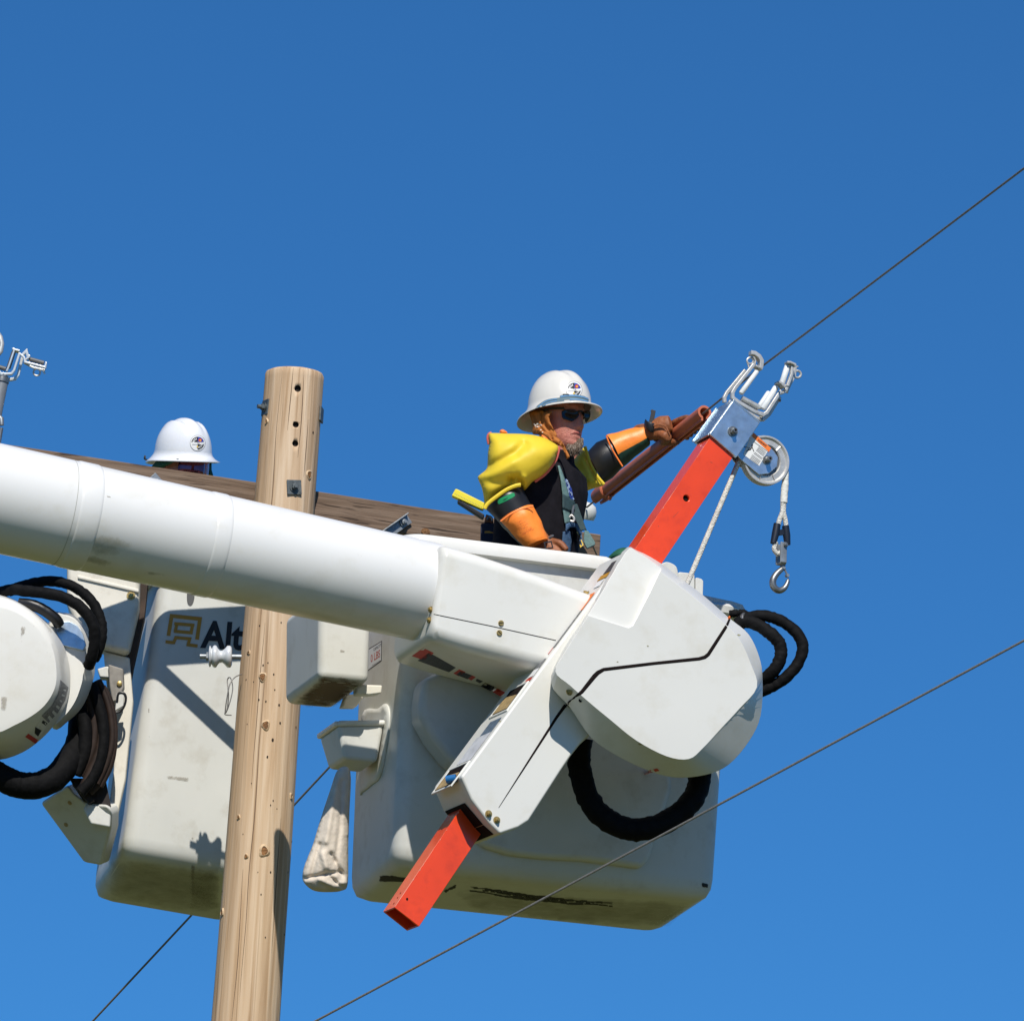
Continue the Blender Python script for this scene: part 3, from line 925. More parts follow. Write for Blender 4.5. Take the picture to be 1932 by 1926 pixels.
# the narrow left flank with its labels and two openings
E0, E1 = PH.pt(z4(1066, 76), .02), PH.pt(z4(352, 1042), .02)
ed = (E1 - E0)
fn = ed.cross(HN).normalized()
if fn.x > 0: fn = -fn
def fl(t, d):                                                         # t down the edge 0..1, d metres back from the front face
    return E0 + ed * t - HN * d * .66 + fn * .0015
def flat(name, t0, t1, d0, d1, mat, sk=0.0, par=None, th=.0008):
    q = [fl(t0 + sk, d0), fl(t1 + sk, d0), fl(t1, d1), fl(t0, d1)]
    return MB().prism(q, fn * th).build(name, mat, par or cov, flat=True)
flat('decal', .030, .085, .03, .13, MATS['grey_dark']); flat('decal', .088, .112, .03, .15, gold); flat('decal', .118, .150, .04, .12, white)
b_ = MB(); bolt(b_, fl(.165, .17), fn, .008, .01); b_.build('bolt', brass, cov)
flat('decal', .180, .262, .03, .17, orp); flat('decal', .258, .300, .03, .17, greyp); flat('decal', .300, .425, .03, .20, greyp); flat('decal', .425, .455, .05, .20, redp)
flat('decal', .475, .52, .03, .10, greyp); flat('decal', .52, .555, .03, .10, white); flat('decal', .56, .575, .03, .10, redp)
b_ = MB(); bolt(b_, fl(.468, .22), fn, .008, .01); b_.build('bolt', brass, cov)
def opening(t0, t1, d0, d1):
    fr = MB()
    q = lambda e: [fl(t0 - e, d0 - e * .9), fl(t1 + e, d0 - e * .9), fl(t1 + e, d1 + e * .9), fl(t0 - e, d1 + e * .9)]
    lp = q(.004)
    fr.bar(lp, .010, .006, fn, close=True)
    o = fr.build('access_opening', gel, cov, bevel=.002, seg=2)
    MB().prism([p + fn * .0006 for p in q(0)], -fn * .001).build('recess', MATS['dark_gap'], o, flat=True)
    MB().prism([p + fn * .0016 for p in (fl(t0 + (t1 - t0) * .42, d0 + .02), fl(t1 - .006, d0 + .02), fl(t1 - .006, d1 - .01), fl(t0 + (t1 - t0) * .30, d1 - .01))], fn * .0012).build('fibre_lining', tanfoam, o, flat=True)
opening(.585, .70, .05, .27)
opening(.935, 1.03, .05, .30)
flat('decal', .735, .80, .05, .20, bluegrey); flat('decal', .80, .92, .05, .24, pm('faded_decal', (.52, .53, .55), .5, var=.15, vs=30))
bb = MB().tube([fl(1.0, .06), fl(1.02, .09) + fn * .02], .014, 10).build('blue_plug', pm('blue_plastic', (.01, .12, .32), .4), cov)
m = MB(); patch(m, DB, zz(z4, (1135, 1022), (1195, 1008), (1205, 1018), (1140, 1034)), .0012, 4); m.build('decal', redp, cov, flat=True)
for p, w_, h_ in ((z4(1546, 435), 4, 2), (z4(1122, 904), 5, 2), (z4(1155, 482), 2, 1.5), (z4(1025, 550), 2, 1.2), (z4(520, 806), 3, 1.5)):
    x, y = p
    sm = MB(); patch(sm, [DB, SBV], [(x - w_, y - h_ * .3), (x, y - h_), (x + w_, y), (x, y + h_)], .001, 2)
    sm.build('scuff_mark', MATS['scuff_stain'], cov, flat=True)

rnd = random.Random(17)
for k in range(16):                                                  # fine handling scratches on the white shells
    if k < 9:
        px = rnd.uniform(60, 760); py = 941 + px * .22 + rnd.uniform(-60, 40); tgt, par_, ln_ = [BV], boom, rnd.uniform(10, 40)
    else:
        px, py = z4(*rnd.choice(((1200, 480), (1050, 700), (1400, 700), (700, 900), (560, 1080), (1300, 850), (980, 480)))); px += rnd.uniform(-15, 15); py += rnd.uniform(-15, 15); tgt, par_, ln_ = [DB, SBV], cov, rnd.uniform(6, 20)
    an = rnd.uniform(-.5, 1.2)
    if any(b_v.ray_cast(CAM, ray(px, py))[0] is not None for b_v in tgt):
        soft_patch(tgt, stroke_poly([(px, py), (px + ln_ * .5 * math.cos(an), py + ln_ * .5 * math.sin(an) + 1), (px + ln_ * math.cos(an), py + ln_ * math.sin(an))], 1.5), scratch, par_, 'scratch', .0011, 1.5)

# --- hydraulic hoses of the front boom
def wob(seed, amp=.09):
    return lambda i, t: amp * noise.noise(V((i * .55, math.cos(t) * .8 + seed, math.sin(t) * .8))) + amp * .6 * noise.noise(V((i * 1.3, math.cos(t) * 1.5, math.sin(t) * 1.5 + seed)))
def hose(name, px, Ys, r, mat, par, seed=1, amp=.09, per=7):
    P = [at(p, y) for p, y in zip(px, Ys)]
    return MB().tube(cr(P, per), r, 14, wob=wob(seed, amp)).build(name, mat, par, sharp=70)
hp = zz(z4, (868, 880), (860, 960), (868, 1040), (900, 1135), (960, 1215), (1050, 1262), (1150, 1268), (1250, 1230), (1330, 1165), (1370, 1090), (1375, 1020), (1340, 960))
hose('hydraulic_hose', hp, [-.86, -.85, -.85, -.85, -.85, -.84, -.83, -.81, -.79, -.76, -.74, -.74], .040, blackfab, boom, 1, .13)
hp = zz(z11, (960, 800), (1050, 745), (1200, 715), (1360, 745), (1520, 830), (1630, 960), (1650, 1090), (1590, 1240), (1470, 1370), (1330, 1460), (1180, 1520), (1080, 1500))
hose('hydraulic_hose', hp, [-.70, -.70, -.71, -.72, -.72, -.72, -.72, -.72, -.72, -.71, -.70, -.68], .0205, blackfab, boom, 2, .15)
hp = zz(z11, (960, 810), (1060, 775), (1180, 815), (1310, 900), (1400, 1000), (1425, 1100), (1400, 1210), (1330, 1310), (1220, 1390), (1080, 1420))
hose('hydraulic_hose', hp, [-.70, -.71, -.72, -.735, -.735, -.735, -.735, -.73, -.71, -.69], .0225, blackfab, boom, 3, .15)
m = MB().lathe(at(z11(1035, 770), -.70), at(z11(1075, 755), -.71) - at(z11(1035, 770), -.70), [(.026, 0), (.028, .004), (.028, .010), (.026, .014)], 16); m.build('hose_clamp', steel, boom)
hp = zz(z11, (880, 700), (960, 690), (1040, 690), (1060, 720))
hose('hose_wrap', hp, [-.69, -.69, -.69, -.69], .013, blackfab, boom, 5, .3)

# ================================================================== wide bucket (behind the jib housing)
BY = R(16)
U = V((math.cos(BY), math.sin(BY), 0)); Vv = V((-math.sin(BY), math.cos(BY), 0)); Zv = V((0, 0, 1))
BO = at((745, 1632), -.64)                                           # front left bottom corner
BWd = ((Pl(BO, -Vv).pt((1350, 1690))) - BO).dot(U)
BD, BH = .62, (Pl(BO + U * .5, -Vv).pt((1000, 1040)) - BO).z
buck = thing('work_bucket', 'wide white bucket behind the orange jib, holding the man in yellow sleeves', 'bucket', BO)
def bsec(O, u, v, z_, W, D, H, grow, r, inset=0.0, skew=0.0):
    k = grow * z_ / H
    w2, d2 = W + 2 * k - 2 * inset, D + 2 * k - 2 * inset
    return [O + u * x + v * y + Zv * (z_ - skew * (y / D)) for x, y in rrect(W / 2, D / 2, w2, d2, r, 6)]
def tub(O, u, v, W, D, H, grow, r, skew=0.0, zx=None, dip=0.0):
    zx = zx or Zv
    m = MB()
    base = rrect(W / 2, D / 2, W, D, r, 8)
    cnt_ = [max(1, int(math.hypot(base[(i + 1) % len(base)][0] - p[0], base[(i + 1) % len(base)][1] - p[1]) / .07)) for i, p in enumerate(base)]
    def ring(w_, d_, rr):                                            # the long straight sides get points of their own
        q = rrect(W / 2, D / 2, w_, d_, rr, 8); out = []
        for i, p in enumerate(q):
            n_ = q[(i + 1) % len(q)]
            out += [(p[0] + (n_[0] - p[0]) * j / cnt_[i], p[1] + (n_[1] - p[1]) * j / cnt_[i]) for j in range(cnt_[i])]
        return out
    def S(z_, ins, rr, sk):
        k = grow * z_ / H
        def dp(x):
            q = min(1, max(0, (x / W - .58) / .28)); return dip * q * q * (3 - 2 * q) * max(0, z_ / H) ** 3
        return [O + u * x + v * y + zx * (z_ - sk * (y / D) - dp(x)) for x, y in ring(W + 2 * k - 2 * ins, D + 2 * k - 2 * ins, rr)]
    rings = [S(.0, .075, r * .6, skew), S(.004, .045, r * .75, skew), S(.018, .016, r * .9, skew), S(.045, .003, r, skew * .9), S(.075, 0, r, skew * .7), S(.30, 0, r, 0)]
    for z_ in np.linspace(.45, H, 6): rings.append(S(z_, 0, r, 0))
    for z_, ins in ((H, .022), (H * .6, .022), (.10, .03)): rings.append(S(z_, ins, r * .8, 0))
    m.loft(rings)
    return m, S
tm, TS = tub(BO, U, Vv, BWd, BD, BH, .020, .055, .035, None, .115)
tubo = tm.build('tub', gel2, buck, sharp=50)
TB = tm.bvh()
rim = MB().loft([TS(BH - .05, -.002, .06, 0), TS(BH - .045, -.03, .085, 0), TS(BH - .012, -.034, .09, 0), TS(BH + .004, -.022, .08, 0), TS(BH + .006, .01, .05, 0), TS(BH - .02, .02, .045, 0)], False, False)
rim.build('rim_lip', gel, buck, sharp=50)
for poly in (zz(z10, (700, 1685), (880, 1698), (880, 1735), (690, 1738)), zz(z10, (1080, 1790), (1180, 1745), (1190, 1765), (1120, 1800))):
    soft_patch(TB, poly, scrape, tubo, 'scrape_mark', .0015, 3)
rnd = random.Random(21)
for k in range(11):
    t0, t1 = rnd.uniform(0, .35), rnd.uniform(.55, 1)
    if k < 3: t0, t1 = 0, 1
    dy = rnd.uniform(-17, 17)
    ln_ = [z4(385 + 620 * t, 1528 + 68 * t + 8 * math.sin(t * 3) + dy * (1 - .3 * t) + rnd.uniform(-3, 3)) for t in np.linspace(t0, t1, 9)]
    soft_patch(TB, stroke_poly(ln_, rnd.uniform(2.2, 5.5)), scrape, tubo, 'scrape_mark', .0015 + k * .0001, 2.2)
soft_patch(TB, zz(z4, (1385, 1497), (1418, 1504), (1414, 1522), (1388, 1520)), scrape, tubo, 'scrape_mark', .0015, 1.5)
for poly in (zz(z4, (300, 1520), (900, 1560), (1350, 1580), (1250, 1690), (900, 1680), (400, 1620)),):
    soft_patch(TB, poly, moss, tubo, 'grime', .0011, 4)
fpn = zz(z4, (330, 900), (420, 780), (1240, 900), (1262, 1090), (1190, 1310), (1168, 1392), (1132, 1436), (1000, 1416), (880, 1402), (700, 1392), (560, 1376), (440, 1338), (360, 1200))
fpl = Pl(BO - Vv * .004, -Vv)
MB().prism([fpl.pt(p, .035) for p in fpn], Vv * .05).build('front_boss', gel2, buck, bevel=.022, seg=4)
# capacity plate on the left flank
LP = Pl(BO - U * .014, -U)
sg = zz(z10, (620, 288), (718, 228), (716, 355), (618, 425))
inner = zz(z10, (622, 293), (714, 236), (712, 351), (620, 418))
s_ = MB(); patch(s_, TB, sg, .0015, 6); plate = s_.build('capacity_plate', black, buck, flat=True)
s_ = MB(); patch(s_, TB, inner, .0026, 6); s_.build('plate_face', white, plate, flat=True)
def surf(p, off=.0036):
    h = TB.ray_cast(CAM, ray(*p)); d = ray(*p)
    return h[0] - d * off
def stext(s, p0, px1, py1, mat, par, bold=0.0, off=.0036, surff=None):
    f_ = surff or (lambda p: surf(p, off))
    a = f_(p0)
    return text(s, 'lettering', mat, par, a, f_(px1) - a, f_(py1) - a, bold)
stext('CAPACITY', z10(665, 294), z10(714, 262), z10(665, 276), black, plate, .01)
stext('0 LBS', z10(648, 366), z10(706, 330), z10(648, 318), redp, plate, .01)
stext('WHILE BOOM', z10(655, 388), z10(708, 357), z10(655, 380), black, plate)
# step pocket moulded on the left flank
SP = Pl(BO + Vv * .20, -Vv)
fo = [SP.pt(p) for p in zz(z10, (440, 752), (735, 748), (690, 985), (484, 966))]
depth = Vv * .25
st = MB()
bk = [p + depth * k - Zv * .0 for p, k in zip(fo, (1, 1, .86, .86))]
st.loft([fo, bk]).build('step_pocket', gel2, buck, bevel=.016, seg=4)
top = MB().bar([fo[0] + Zv * .004, fo[1] + Zv * .004], .02, .02, Zv); top.bar([fo[0] + Zv * .004, bk[0] + Zv * .004], .02, .02, Zv)
top.build('step_lip', gel, buck, bevel=.008)
fm = MB(); patch(fm, TB, cr(zz(z10, (700, 655), (745, 622), (768, 660), (768, 760), (745, 930), (712, 1075), (655, 1130), (600, 1172), (590, 1150), (600, 700)), 4, True), .0015, 8)
fm.build('step_flange', gel2, buck, solid=.006, sharp=30)
# boom-side mount between the tip housing and the bucket
mp_ = zz(z4, (190, 620), (330, 560), (560, 700), (620, 800), (470, 990), (330, 1000), (290, 955), (230, 880), (180, 790), (176, 720))
MBk = MB().prism([Pl(BO - Vv * .16, -Vv).pt(p) for p in mp_], Vv * .14)
MBk.build('tilt_mount', pm('grey_gelcoat', (.50, .51, .50), .4, var=.06, vs=6, dirt=((.3, .28, .22), .4, 12)), buck, bevel=.03, seg=4)
# controls and tray at the far end of the rim
CP = Pl(BO + Vv * .35, -Vv)
for pts, th in ((cr(zz(z11, (150, 195), (190, 155), (240, 150), (310, 185), (335, 240), (335, 330), (250, 330)), 3, True), .06), (zz(z11, (338, 262), (360, 254), (500, 268), (515, 290), (515, 480), (340, 420)), .08), (zz(z11, (522, 318), (540, 312), (590, 328), (606, 350), (600, 560), (520, 500)), .08)):
    MB().prism([CP.pt(p) for p in pts], Vv * th).build('control_housing', gel2, buck, bevel=.010, seg=3)
TP = Pl(BO + Vv * .06, -Vv)
ty = zz(z11, (560, 508), (605, 498), (860, 552), (905, 560), (1020, 598), (1050, 655), (1050, 668), (845, 612), (690, 600), (560, 590))
MB().prism([TP.pt(p) for p in ty], Vv * .40).build('rim_tray', gel2, buck, bevel=.012, seg=4)

# tool bin hung on the left flank
QP = Pl(BO + Vv * .045, -Vv)
bq = zz(z10, (330, -90), (660, -60), (640, 497), (326, 468))
binb = MB().prism([QP.pt(p) for p in bq], Vv * .48)
bin_ = thing('tool_bin', 'small white bin with dirty underside hanging between the pole and the wide bucket', 'bin', QP.pt(bq[3]))
binb.build('box', gel2, bin_, bevel=.030, seg=5)
hk = MB().prism([QP.pt(p, -.06) for p in zz(z10, (560, 500), (722, 505), (716, 556), (640, 566), (560, 560))], Vv * .05)
hk.build('hanger_bracket', cream, bin_, bevel=.006)
hk = MB().prism([QP.pt(p, -.30) for p in zz(z10, (500, 560), (620, 560), (560, 640), (470, 640))], Vv * .05)
hk.build('hanger_bracket', cream, bin_, bevel=.006)
BIB = bvh_of([c for c in bin_.children if c.name.startswith('box')][0])
pm_brown = stain_mat('brown_grime', (.14, .085, .035), .62, .95, (18, 18, 18), .8)
for poly in (zz(z10, (450, 280), (488, 286), (492, 306), (458, 304)), zz(z10, (466, 298), (482, 298), (468, 316))): soft_patch(BIB, poly, faint, bin_, 'scuff_mark', .0015, 1.5)
for poly in (zz(z10, (330, 440), (640, 470), (640, 500), (560, 560), (430, 640), (250, 650), (150, 620), (300, 490)),): soft_patch(BIB, poly, pm_brown, bin_, 'grime', .0015, 3)

# canvas bag tied below the step
cp = cr(zz(z10, (445, 1030), (520, 1040), (515, 1300), (508, 1500), (505, 1740), (470, 1785), (390, 1795), (300, 1788), (245, 1752), (222, 1708), (232, 1640), (262, 1560), (290, 1490), (335, 1340), (395, 1160)), 4, True)
fd = crease([(zz(z10, (330, 1500), (300, 1600), (280, 1690)), 5, -0.0141), (zz(z10, (400, 1560), (440, 1640), (470, 1690)), 5, -0.0165), (zz(z10, (225, 1712), (330, 1690), (460, 1668)), 3.5, -0.0141), (zz(z10, (335, 1720), (420, 1760), (500, 1735)), 5, 0.0141), (zz(z10, (400, 1700), (440, 1745), (500, 1770)), 3, -0.0141), (zz(z10, (430, 1100), (400, 1300), (370, 1480)), 6, 0.0118), (zz(z10, (470, 1100), (455, 1400), (430, 1600)), 4, -0.0094), (zz(z10, (350, 1560), (370, 1640)), 6, 0.0141)])
cb = inflate(MB(), cp, Pl(BO + Vv * .03 - U * .06, -Vv), .06, .05, 3.0, fd)
tag(cb.build('canvas_bag', canvas, sharp=80), 'limp grey canvas bag hanging below the step of the wide bucket', 'bag')

# ================================================================== jib arm with winch head
jib = thing('jib_arm', 'square orange jib arm running through the white housing, with a steel head and pulley', 'jib arm', PH.pt(z4(65, 1605), -.10))
JH = -.095                                                            # its front face lies behind the housing's front
JT = .105
j0, j1 = PH.pt(z4(65, 1605), JH), PH.pt((1346, 816), JH)
k0 = PH.pt(z4(165, 1686), JH)
ja = (j1 - j0).normalized(); jw = ja.cross(HN).normalized()
if jw.x < 0: jw = -jw
W_ = (k0 - j0).dot(jw); W_ = .1075
wall = .007
jl = (j1 - j0).length
def jsec(s, o):
    return [j0 + ja * s + jw * x - HN * y for x, y in ((o, o), (W_ - o, o), (W_ - o, JT - o), (o, JT - o))]
m = MB()
m.loft([jsec(.09, wall), jsec(.0, wall), jsec(.0, 0), jsec(jl, 0)], True, True)
jt = m.build('arm_tube', orange, jib)
# drilled hole right through
hc = PH.pt(z3(697, 1163), JH)
ct = MB().lathe(hc + HN * .02, -HN, [(.0115, 0), (.0115, .2)], 18).build('cutter', MATS['dark_gap'])
md = jt.modifiers.new('hole', 'BOOLEAN'); md.object = ct; md.operation = 'DIFFERENCE'; md.solver = 'EXACT'
bpy.context.view_layer.update()
nm = bpy.data.meshes.new_from_object(jt.evaluated_get(bpy.context.evaluated_depsgraph_get()))
jt.modifiers.clear(); jt.data = nm; nm.name = 'arm_tube'; bpy.data.objects.remove(ct)
nm.polygons.foreach_set('use_smooth', [True] * len(nm.polygons))
md = jt.modifiers.new('b', 'BEVEL'); md.width = .006; md.segments = 3; md.limit_method = 'ANGLE'; md.angle_limit = R(35)
jt.modifiers.new('w', 'WEIGHTED_NORMAL').keep_sharp = True
MB().lathe(hc - HN * .010, -HN, [(.0117, 0), (.0112, .088)], 18, caps=True).build('pin_hole', MATS['dark_gap'], jt)
MB().lathe(j0 + ja * .052 + jw * .02 + HN * .001, HN, [(.004, 0), (.004, .001)], 10).build('drilled_hole', MATS['dark_gap'], jt)

for x, y, r in ((95, 1540, 3), (84, 1562, 2.4), (70, 1592, 2.2), (60, 1578, 2)):
    q = PH.pt(z4(x, y), JH - .03); ln_ = (jw * -1)
    MB().lathe(j0 + ja * max(.01, (q - j0).dot(ja)) - HN * (.03 + .004 * r) + ln_ * .0002, ln_, [(r * .0012, 0), (r * .0012, .0008)], 8).build('paint_chip', MATS['dark_gap'], jt, flat=True)
for seg, wdt in ((((868, 902), (885, 906)), .8), (((492, 1362), (498, 1366)), 1.0), (((915, 1040), (905, 1052)), .6), (((600, 1300), (640, 1260)), .5)):
    m = MB(); m.prism([PH.pt(p, JH + .0004) for p in stroke_poly(zz(z3, *seg), wdt)], HN * .0003); m.build('paint_chip', pm('worn_paint', (.42, .08, .04), .6), jt, flat=True)
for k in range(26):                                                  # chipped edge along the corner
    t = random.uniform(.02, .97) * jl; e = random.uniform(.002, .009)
    MB().prism([j0 + ja * (t + a * e) + jw * (b * .0016) + HN * .0004 for a, b in ((0, 0), (1, .2), (.8, 1.4), (.2, 1.2))], HN * .0003).build('paint_chip', pm('chip_and_highlight', (.75, .35, .25), .4) if k == 0 else MATS['chip_and_highlight'], jt, flat=True)
MB().tube([j0 + ja * t - HN * .0016 + jw * .0016 for t in np.linspace(.004, jl - .01, 30)], [.0017 + .0008 * noise.noise(V((t * 3.1, 0, 0))) for t in range(30)], 6).build('edge_highlight', MATS['chip_and_highlight'], jt)  # bright highlight of the corner painted as a pale strip, in the chips' colour
# steel box head
BXH = JH + .012
bx = [PH.pt(p, BXH) for p in zz(z3, (1033, 458), (1228, 620), (1060, 870), (862, 698))]
hd = MB().prism(bx, -HN * .013)
head = hd.build('head_plate', zinc, jib, bevel=.003, seg=2)
def off(k): return [p - HN * k for p in bx]
b0, b3 = bx[0], bx[3]
inw = jw
MB().prism([b0 - HN * .014, b0 - HN * .135, b3 - HN * .135, b3 - HN * .014], inw * .008).build('side_plate', zinc, head, bevel=.002, seg=2)
MB().prism([b0 - HN * .130, b3 - HN * .130, b3 - HN * .130 - inw * .006, b0 - HN * .130 - inw * .006], -HN * .01).build('side_flange', zinc, head, bevel=.001)
MB().prism([p - HN * .125 for p in bx], -HN * .012).build('rear_plate', zinc, head, bevel=.003, seg=2)
topn = (bx[0] - bx[3]).normalized()
MB().prism([bx[0] - HN * .002 - topn * .0, bx[1] - HN * .002, bx[1] - HN * .13, bx[0] - HN * .13], topn * .007).build('top_plate', zinc, head, bevel=.002, seg=2)
MB().prism([bx[0] - HN * .016 + jw * .01, bx[1] - HN * .016 - jw * .01, bx[2] - HN * .016 - jw * .012, bx[3] - HN * .016 + jw * .012], -HN * .105).build('core', pm('dark_steel', (.05, .06, .07), .5, .6), head)
bm_ = MB(); pc = PH.pt(z3(1030, 682), BXH); bolt(bm_, pc, HN, .0125, .014); bm_.lathe(pc, HN, [(.008, .0), (.008, .026)], 14); bo_ = bm_.build('bolt', steel, head)
MB().lathe(pc + HN * .0262, HN, [(.0045, 0), (.0045, .0006)], 10).build('socket', MATS['dark_gap'], bo_)

# pulley and its cheek plates
SH = JH - .045
sc = PH.pt(z3(1262, 893), SH); SR = .0875
prof = [(SR, -.017), (SR + .001, -.013), (SR - .004, -.010), (SR - .016, -.002), (SR - .016, .002), (SR - .004, .010), (SR + .001, .013), (SR, .017)]
shm = MB()
ringp = [(SR - .034, .008), (SR - .030, .012), (SR - .012, .011), (SR - .006, .017), (SR, .017), (SR + .001, .013), (SR - .004, .010), (SR - .016, .002), (SR - .016, -.002), (SR - .004, -.010), (SR + .001, -.013), (SR, -.017), (SR - .006, -.017), (SR - .012, -.011), (SR - .030, -.012), (SR - .034, -.008)]
shm.lathe(sc, HN, ringp, 64, caps=False)
shv = shm.build('pulley', alu, jib, sharp=40)
web = MB().lathe(sc, HN, [(.012, -.006), (.058, -.005), (.058, .005), (.012, .006)], 48, caps=True)
web.build('web', pm('web_steel', (.22, .22, .22), .5, .7), shv)  # web disc in a darker grey steel than the rim
for a in (50, 140, 200, 255, 300):
    q = sc + (HU * math.cos(R(a)) + Zv * math.sin(R(a))) * (SR - .022)
    d_ = (HU * math.cos(R(a)) + Zv * math.sin(R(a)))
    MB().bar([q - d_ * .011, q + d_ * .010], .006, .008, HN).bar if False else None
    MB().prism([q - d_ * .011 + HN * .011, q + d_ * .010 + HN * .011, q + d_ * .010 + HN * .013 + d_.cross(HN) * .004, q - d_ * .011 + HN * .013 + d_.cross(HN) * .004], HN * .002).build('rib', alu, shv)
CH = SH + .022
ck_ = [PH.pt(p, CH) for p in zz(z3, (1120, 668), (1185, 690), (1310, 800), (1358, 868), (1350, 935), (1292, 985), (1222, 992), (1086, 880), (1030, 800))]
cheek = MB().prism(ck_, -HN * .005).build('cheek_plate', zinc, jib, bevel=.0015, seg=2)
MB().prism([p - HN * .050 for p in ck_], -HN * .005).build('cheek_plate', zinc, jib, bevel=.0015, seg=2)
pin = PH.pt(z3(1277, 888), CH)
bm_ = MB(); bolt(bm_, pin, HN, .011, .012); bm_.lathe(pin, HN, [(.009, .0), (.009, .030)], 14); bo_ = bm_.build('pin_bolt', steel, cheek)
MB().lathe(pin + HN * .0302, HN, [(.0045, 0), (.0045, .0006)], 10).build('socket', MATS['dark_gap'], bo_)
def hp_(f, *pts, h=.001):
    return [PH.pt(p, CH + h) for p in zz(f, *pts)]
wl = MB().prism(hp_(z3, (1168, 690), (1293, 806), (1222, 930), (1108, 848), h=.0004), HN * .0006).build('warning_label', white, cheek, flat=True)
MB().prism(hp_(z3, (1182, 692), (1196, 703), (1308, 802), (1292, 830), (1168, 716), h=.0012), HN * .0004).build('orange_band', orp, wl, flat=True)
a_, b_, c_ = hp_(z14, (628, 1086), (728, 1160), (640, 1066), h=.0022)
text('WARNING', 'lettering', black, wl, a_, b_ - a_, c_ - a_, .02)
tx = MB()
for i in range(4):
    tx.prism(hp_(z14, (645 - 9 * i, 1155 + 13 * i), (730 - 9 * i, 1222 + 13 * i), (727 - 9 * i, 1228 + 13 * i), (642 - 9 * i, 1161 + 13 * i), h=.0014), HN * .0003)
for i in range(2):
    tx.prism(hp_(z14, (598 - 8 * i, 1216 + 13 * i), (690 - 8 * i, 1284 + 13 * i), (687 - 8 * i, 1289 + 13 * i), (595 - 8 * i, 1221 + 13 * i), h=.0014), HN * .0003)
for i in range(4):
    tx.prism(hp_(z14, (572 - 8 * i, 1246 + 13 * i), (668 - 8 * i, 1318 + 13 * i), (665 - 8 * i, 1323 + 13 * i), (569 - 8 * i, 1251 + 13 * i), h=.0014), HN * .0003)
tx.prism(hp_(z14, (590, 1096), (738, 1202), (735, 1208), (587, 1102), h=.0014), HN * .0003)
to = tx.build('fine_print', greyp, wl, flat=True); to['kind'] = 'stuff'
fg = MB()
for seg, wdt in (((( 572, 1140), (566, 1165), (548, 1190), (520, 1192)), 12), (((570, 1160), (590, 1212)), 7), (((560, 1178), (500, 1162), (470, 1150)), 5), (((545, 1192), (500, 1210)), 6)):
    fg.prism([PH.pt(p, CH + .0014) for p in stroke_poly(zz(z14, *seg), wdt * .1651)], HN * .0004)
hd_ = [z14(572 + 9 * math.cos(t), 1138 + 9 * math.sin(t)) for t in [i * math.pi / 5 for i in range(10)]]
fg.prism([PH.pt(p, CH + .0014) for p in hd_], HN * .0004)
fg.build('pictogram', black, wl, flat=True)

# --- wire holder on top of the head
wh = MB()
HF, HB_ = BXH - .022, BXH - .085
def bars(mb_, f, pts, h, wx, wy): mb_.bar([PH.pt(p, h) for p in zz(f, *pts)], wx, wy, HN)
bars(wh, z14, ((700, 790), (600, 760), (420, 655), (345, 600), (342, 545), (372, 490), (590, 215)), HF, .0125, .014)
bars(wh, z14, ((255, 655), (250, 600), (280, 540), (490, 285)), HB_, .0125, .014)
bars(wh, z14, ((690, 850), (620, 830), (440, 730), (300, 640)), HB_, .0125, .014)
bars(wh, z14, ((605, 760), (690, 795), (735, 770), (860, 575), (900, 520)), HF, .0125, .014)
bars(wh, z14, ((640, 830), (700, 845), (760, 790), (885, 590)), HB_, .0125, .014)
bars(wh, z14, ((545, 88), (590, 95), (640, 130), (668, 180), (665, 235), (650, 280)), HF - .01, .015, .026)
bars(wh, z14, ((575, 130), (600, 180), (590, 225)), HF - .012, .006, .02)
bars(wh, z14, ((595, 240), (660, 268)), HF - .01, .007, .03)
bars(wh, z14, ((845, 425), (885, 440), (930, 490)), HF, .009, .035)
bars(wh, z14, ((880, 560), (950, 530), (935, 500)), HF - .01, .007, .03)
bars(wh, z14, ((955, 200), (990, 200), (1045, 225), (1050, 250)), HF, .008, .030)
bars(wh, z14, ((1025, 235), (1020, 330), (950, 520)), HF, .011, .014)
bars(wh, z14, ((1060, 240), (1050, 350), (1000, 440), (960, 540)), HF - .02, .012, .010)
bars(wh, z14, ((930, 460), (985, 465)), HF, .007, .020)
bars(wh, z14, ((1040, 240), (1098, 245)), HF - .02, .006, .006)
hol = wh.build('wire_holder', alu, jib, bevel=.002, seg=2)
def ringbar(f, c, r, h, wdt=.005, par=None, mat=alu):
    pts = [PH.pt(f(c[0] + r * math.cos(t), c[1] + r * math.sin(t)), h) for t in [i * math.pi / 10 for i in range(20)]]
    return MB().tube(pts, wdt, 8, close=True).build('eyelet', mat, par)
ringbar(z14, (1088, 330), 40, HF - .02, .0042, hol)
ringbar(z14, (548, 175), 36, HF - .012, .0034, hol)
MB().tube([PH.pt(p, HF - .012) for p in zz(z14, (518, 200), (530, 250), (545, 265))], .0024, 8).build('latch_rod', alu, hol)
def roll(p, q, r, h):
    a, b = PH.pt(z14(*p), h), PH.pt(z14(*q), h)
    d_ = (b - a); L_ = d_.length
    MB().lathe(a, d_, [(r * .8, 0), (r, .003), (r, L_ - .003), (r * .8, L_)], 18).build('roller', roller, hol, sharp=40)
roll((440, 550), (625, 290), .0098, HF - .012)
roll((640, 720), (765, 535), .0098, HB_ + .02)
roll((690, 725), (845, 475), .0105, HF - .012)
roll((910, 440), (975, 232), .0105, HF - .008)
a, b = PH.pt(z14(450, 610), HF - .018), PH.pt(z14(640, 712), HF - .018)
MB().lathe(a, b - a, [(.0115, 0), (.0115, (b - a).length)], 18).build('roller', pm('worn_roller', (.46, .46, .44), .45, .5, var=.2, vs=40), hol)
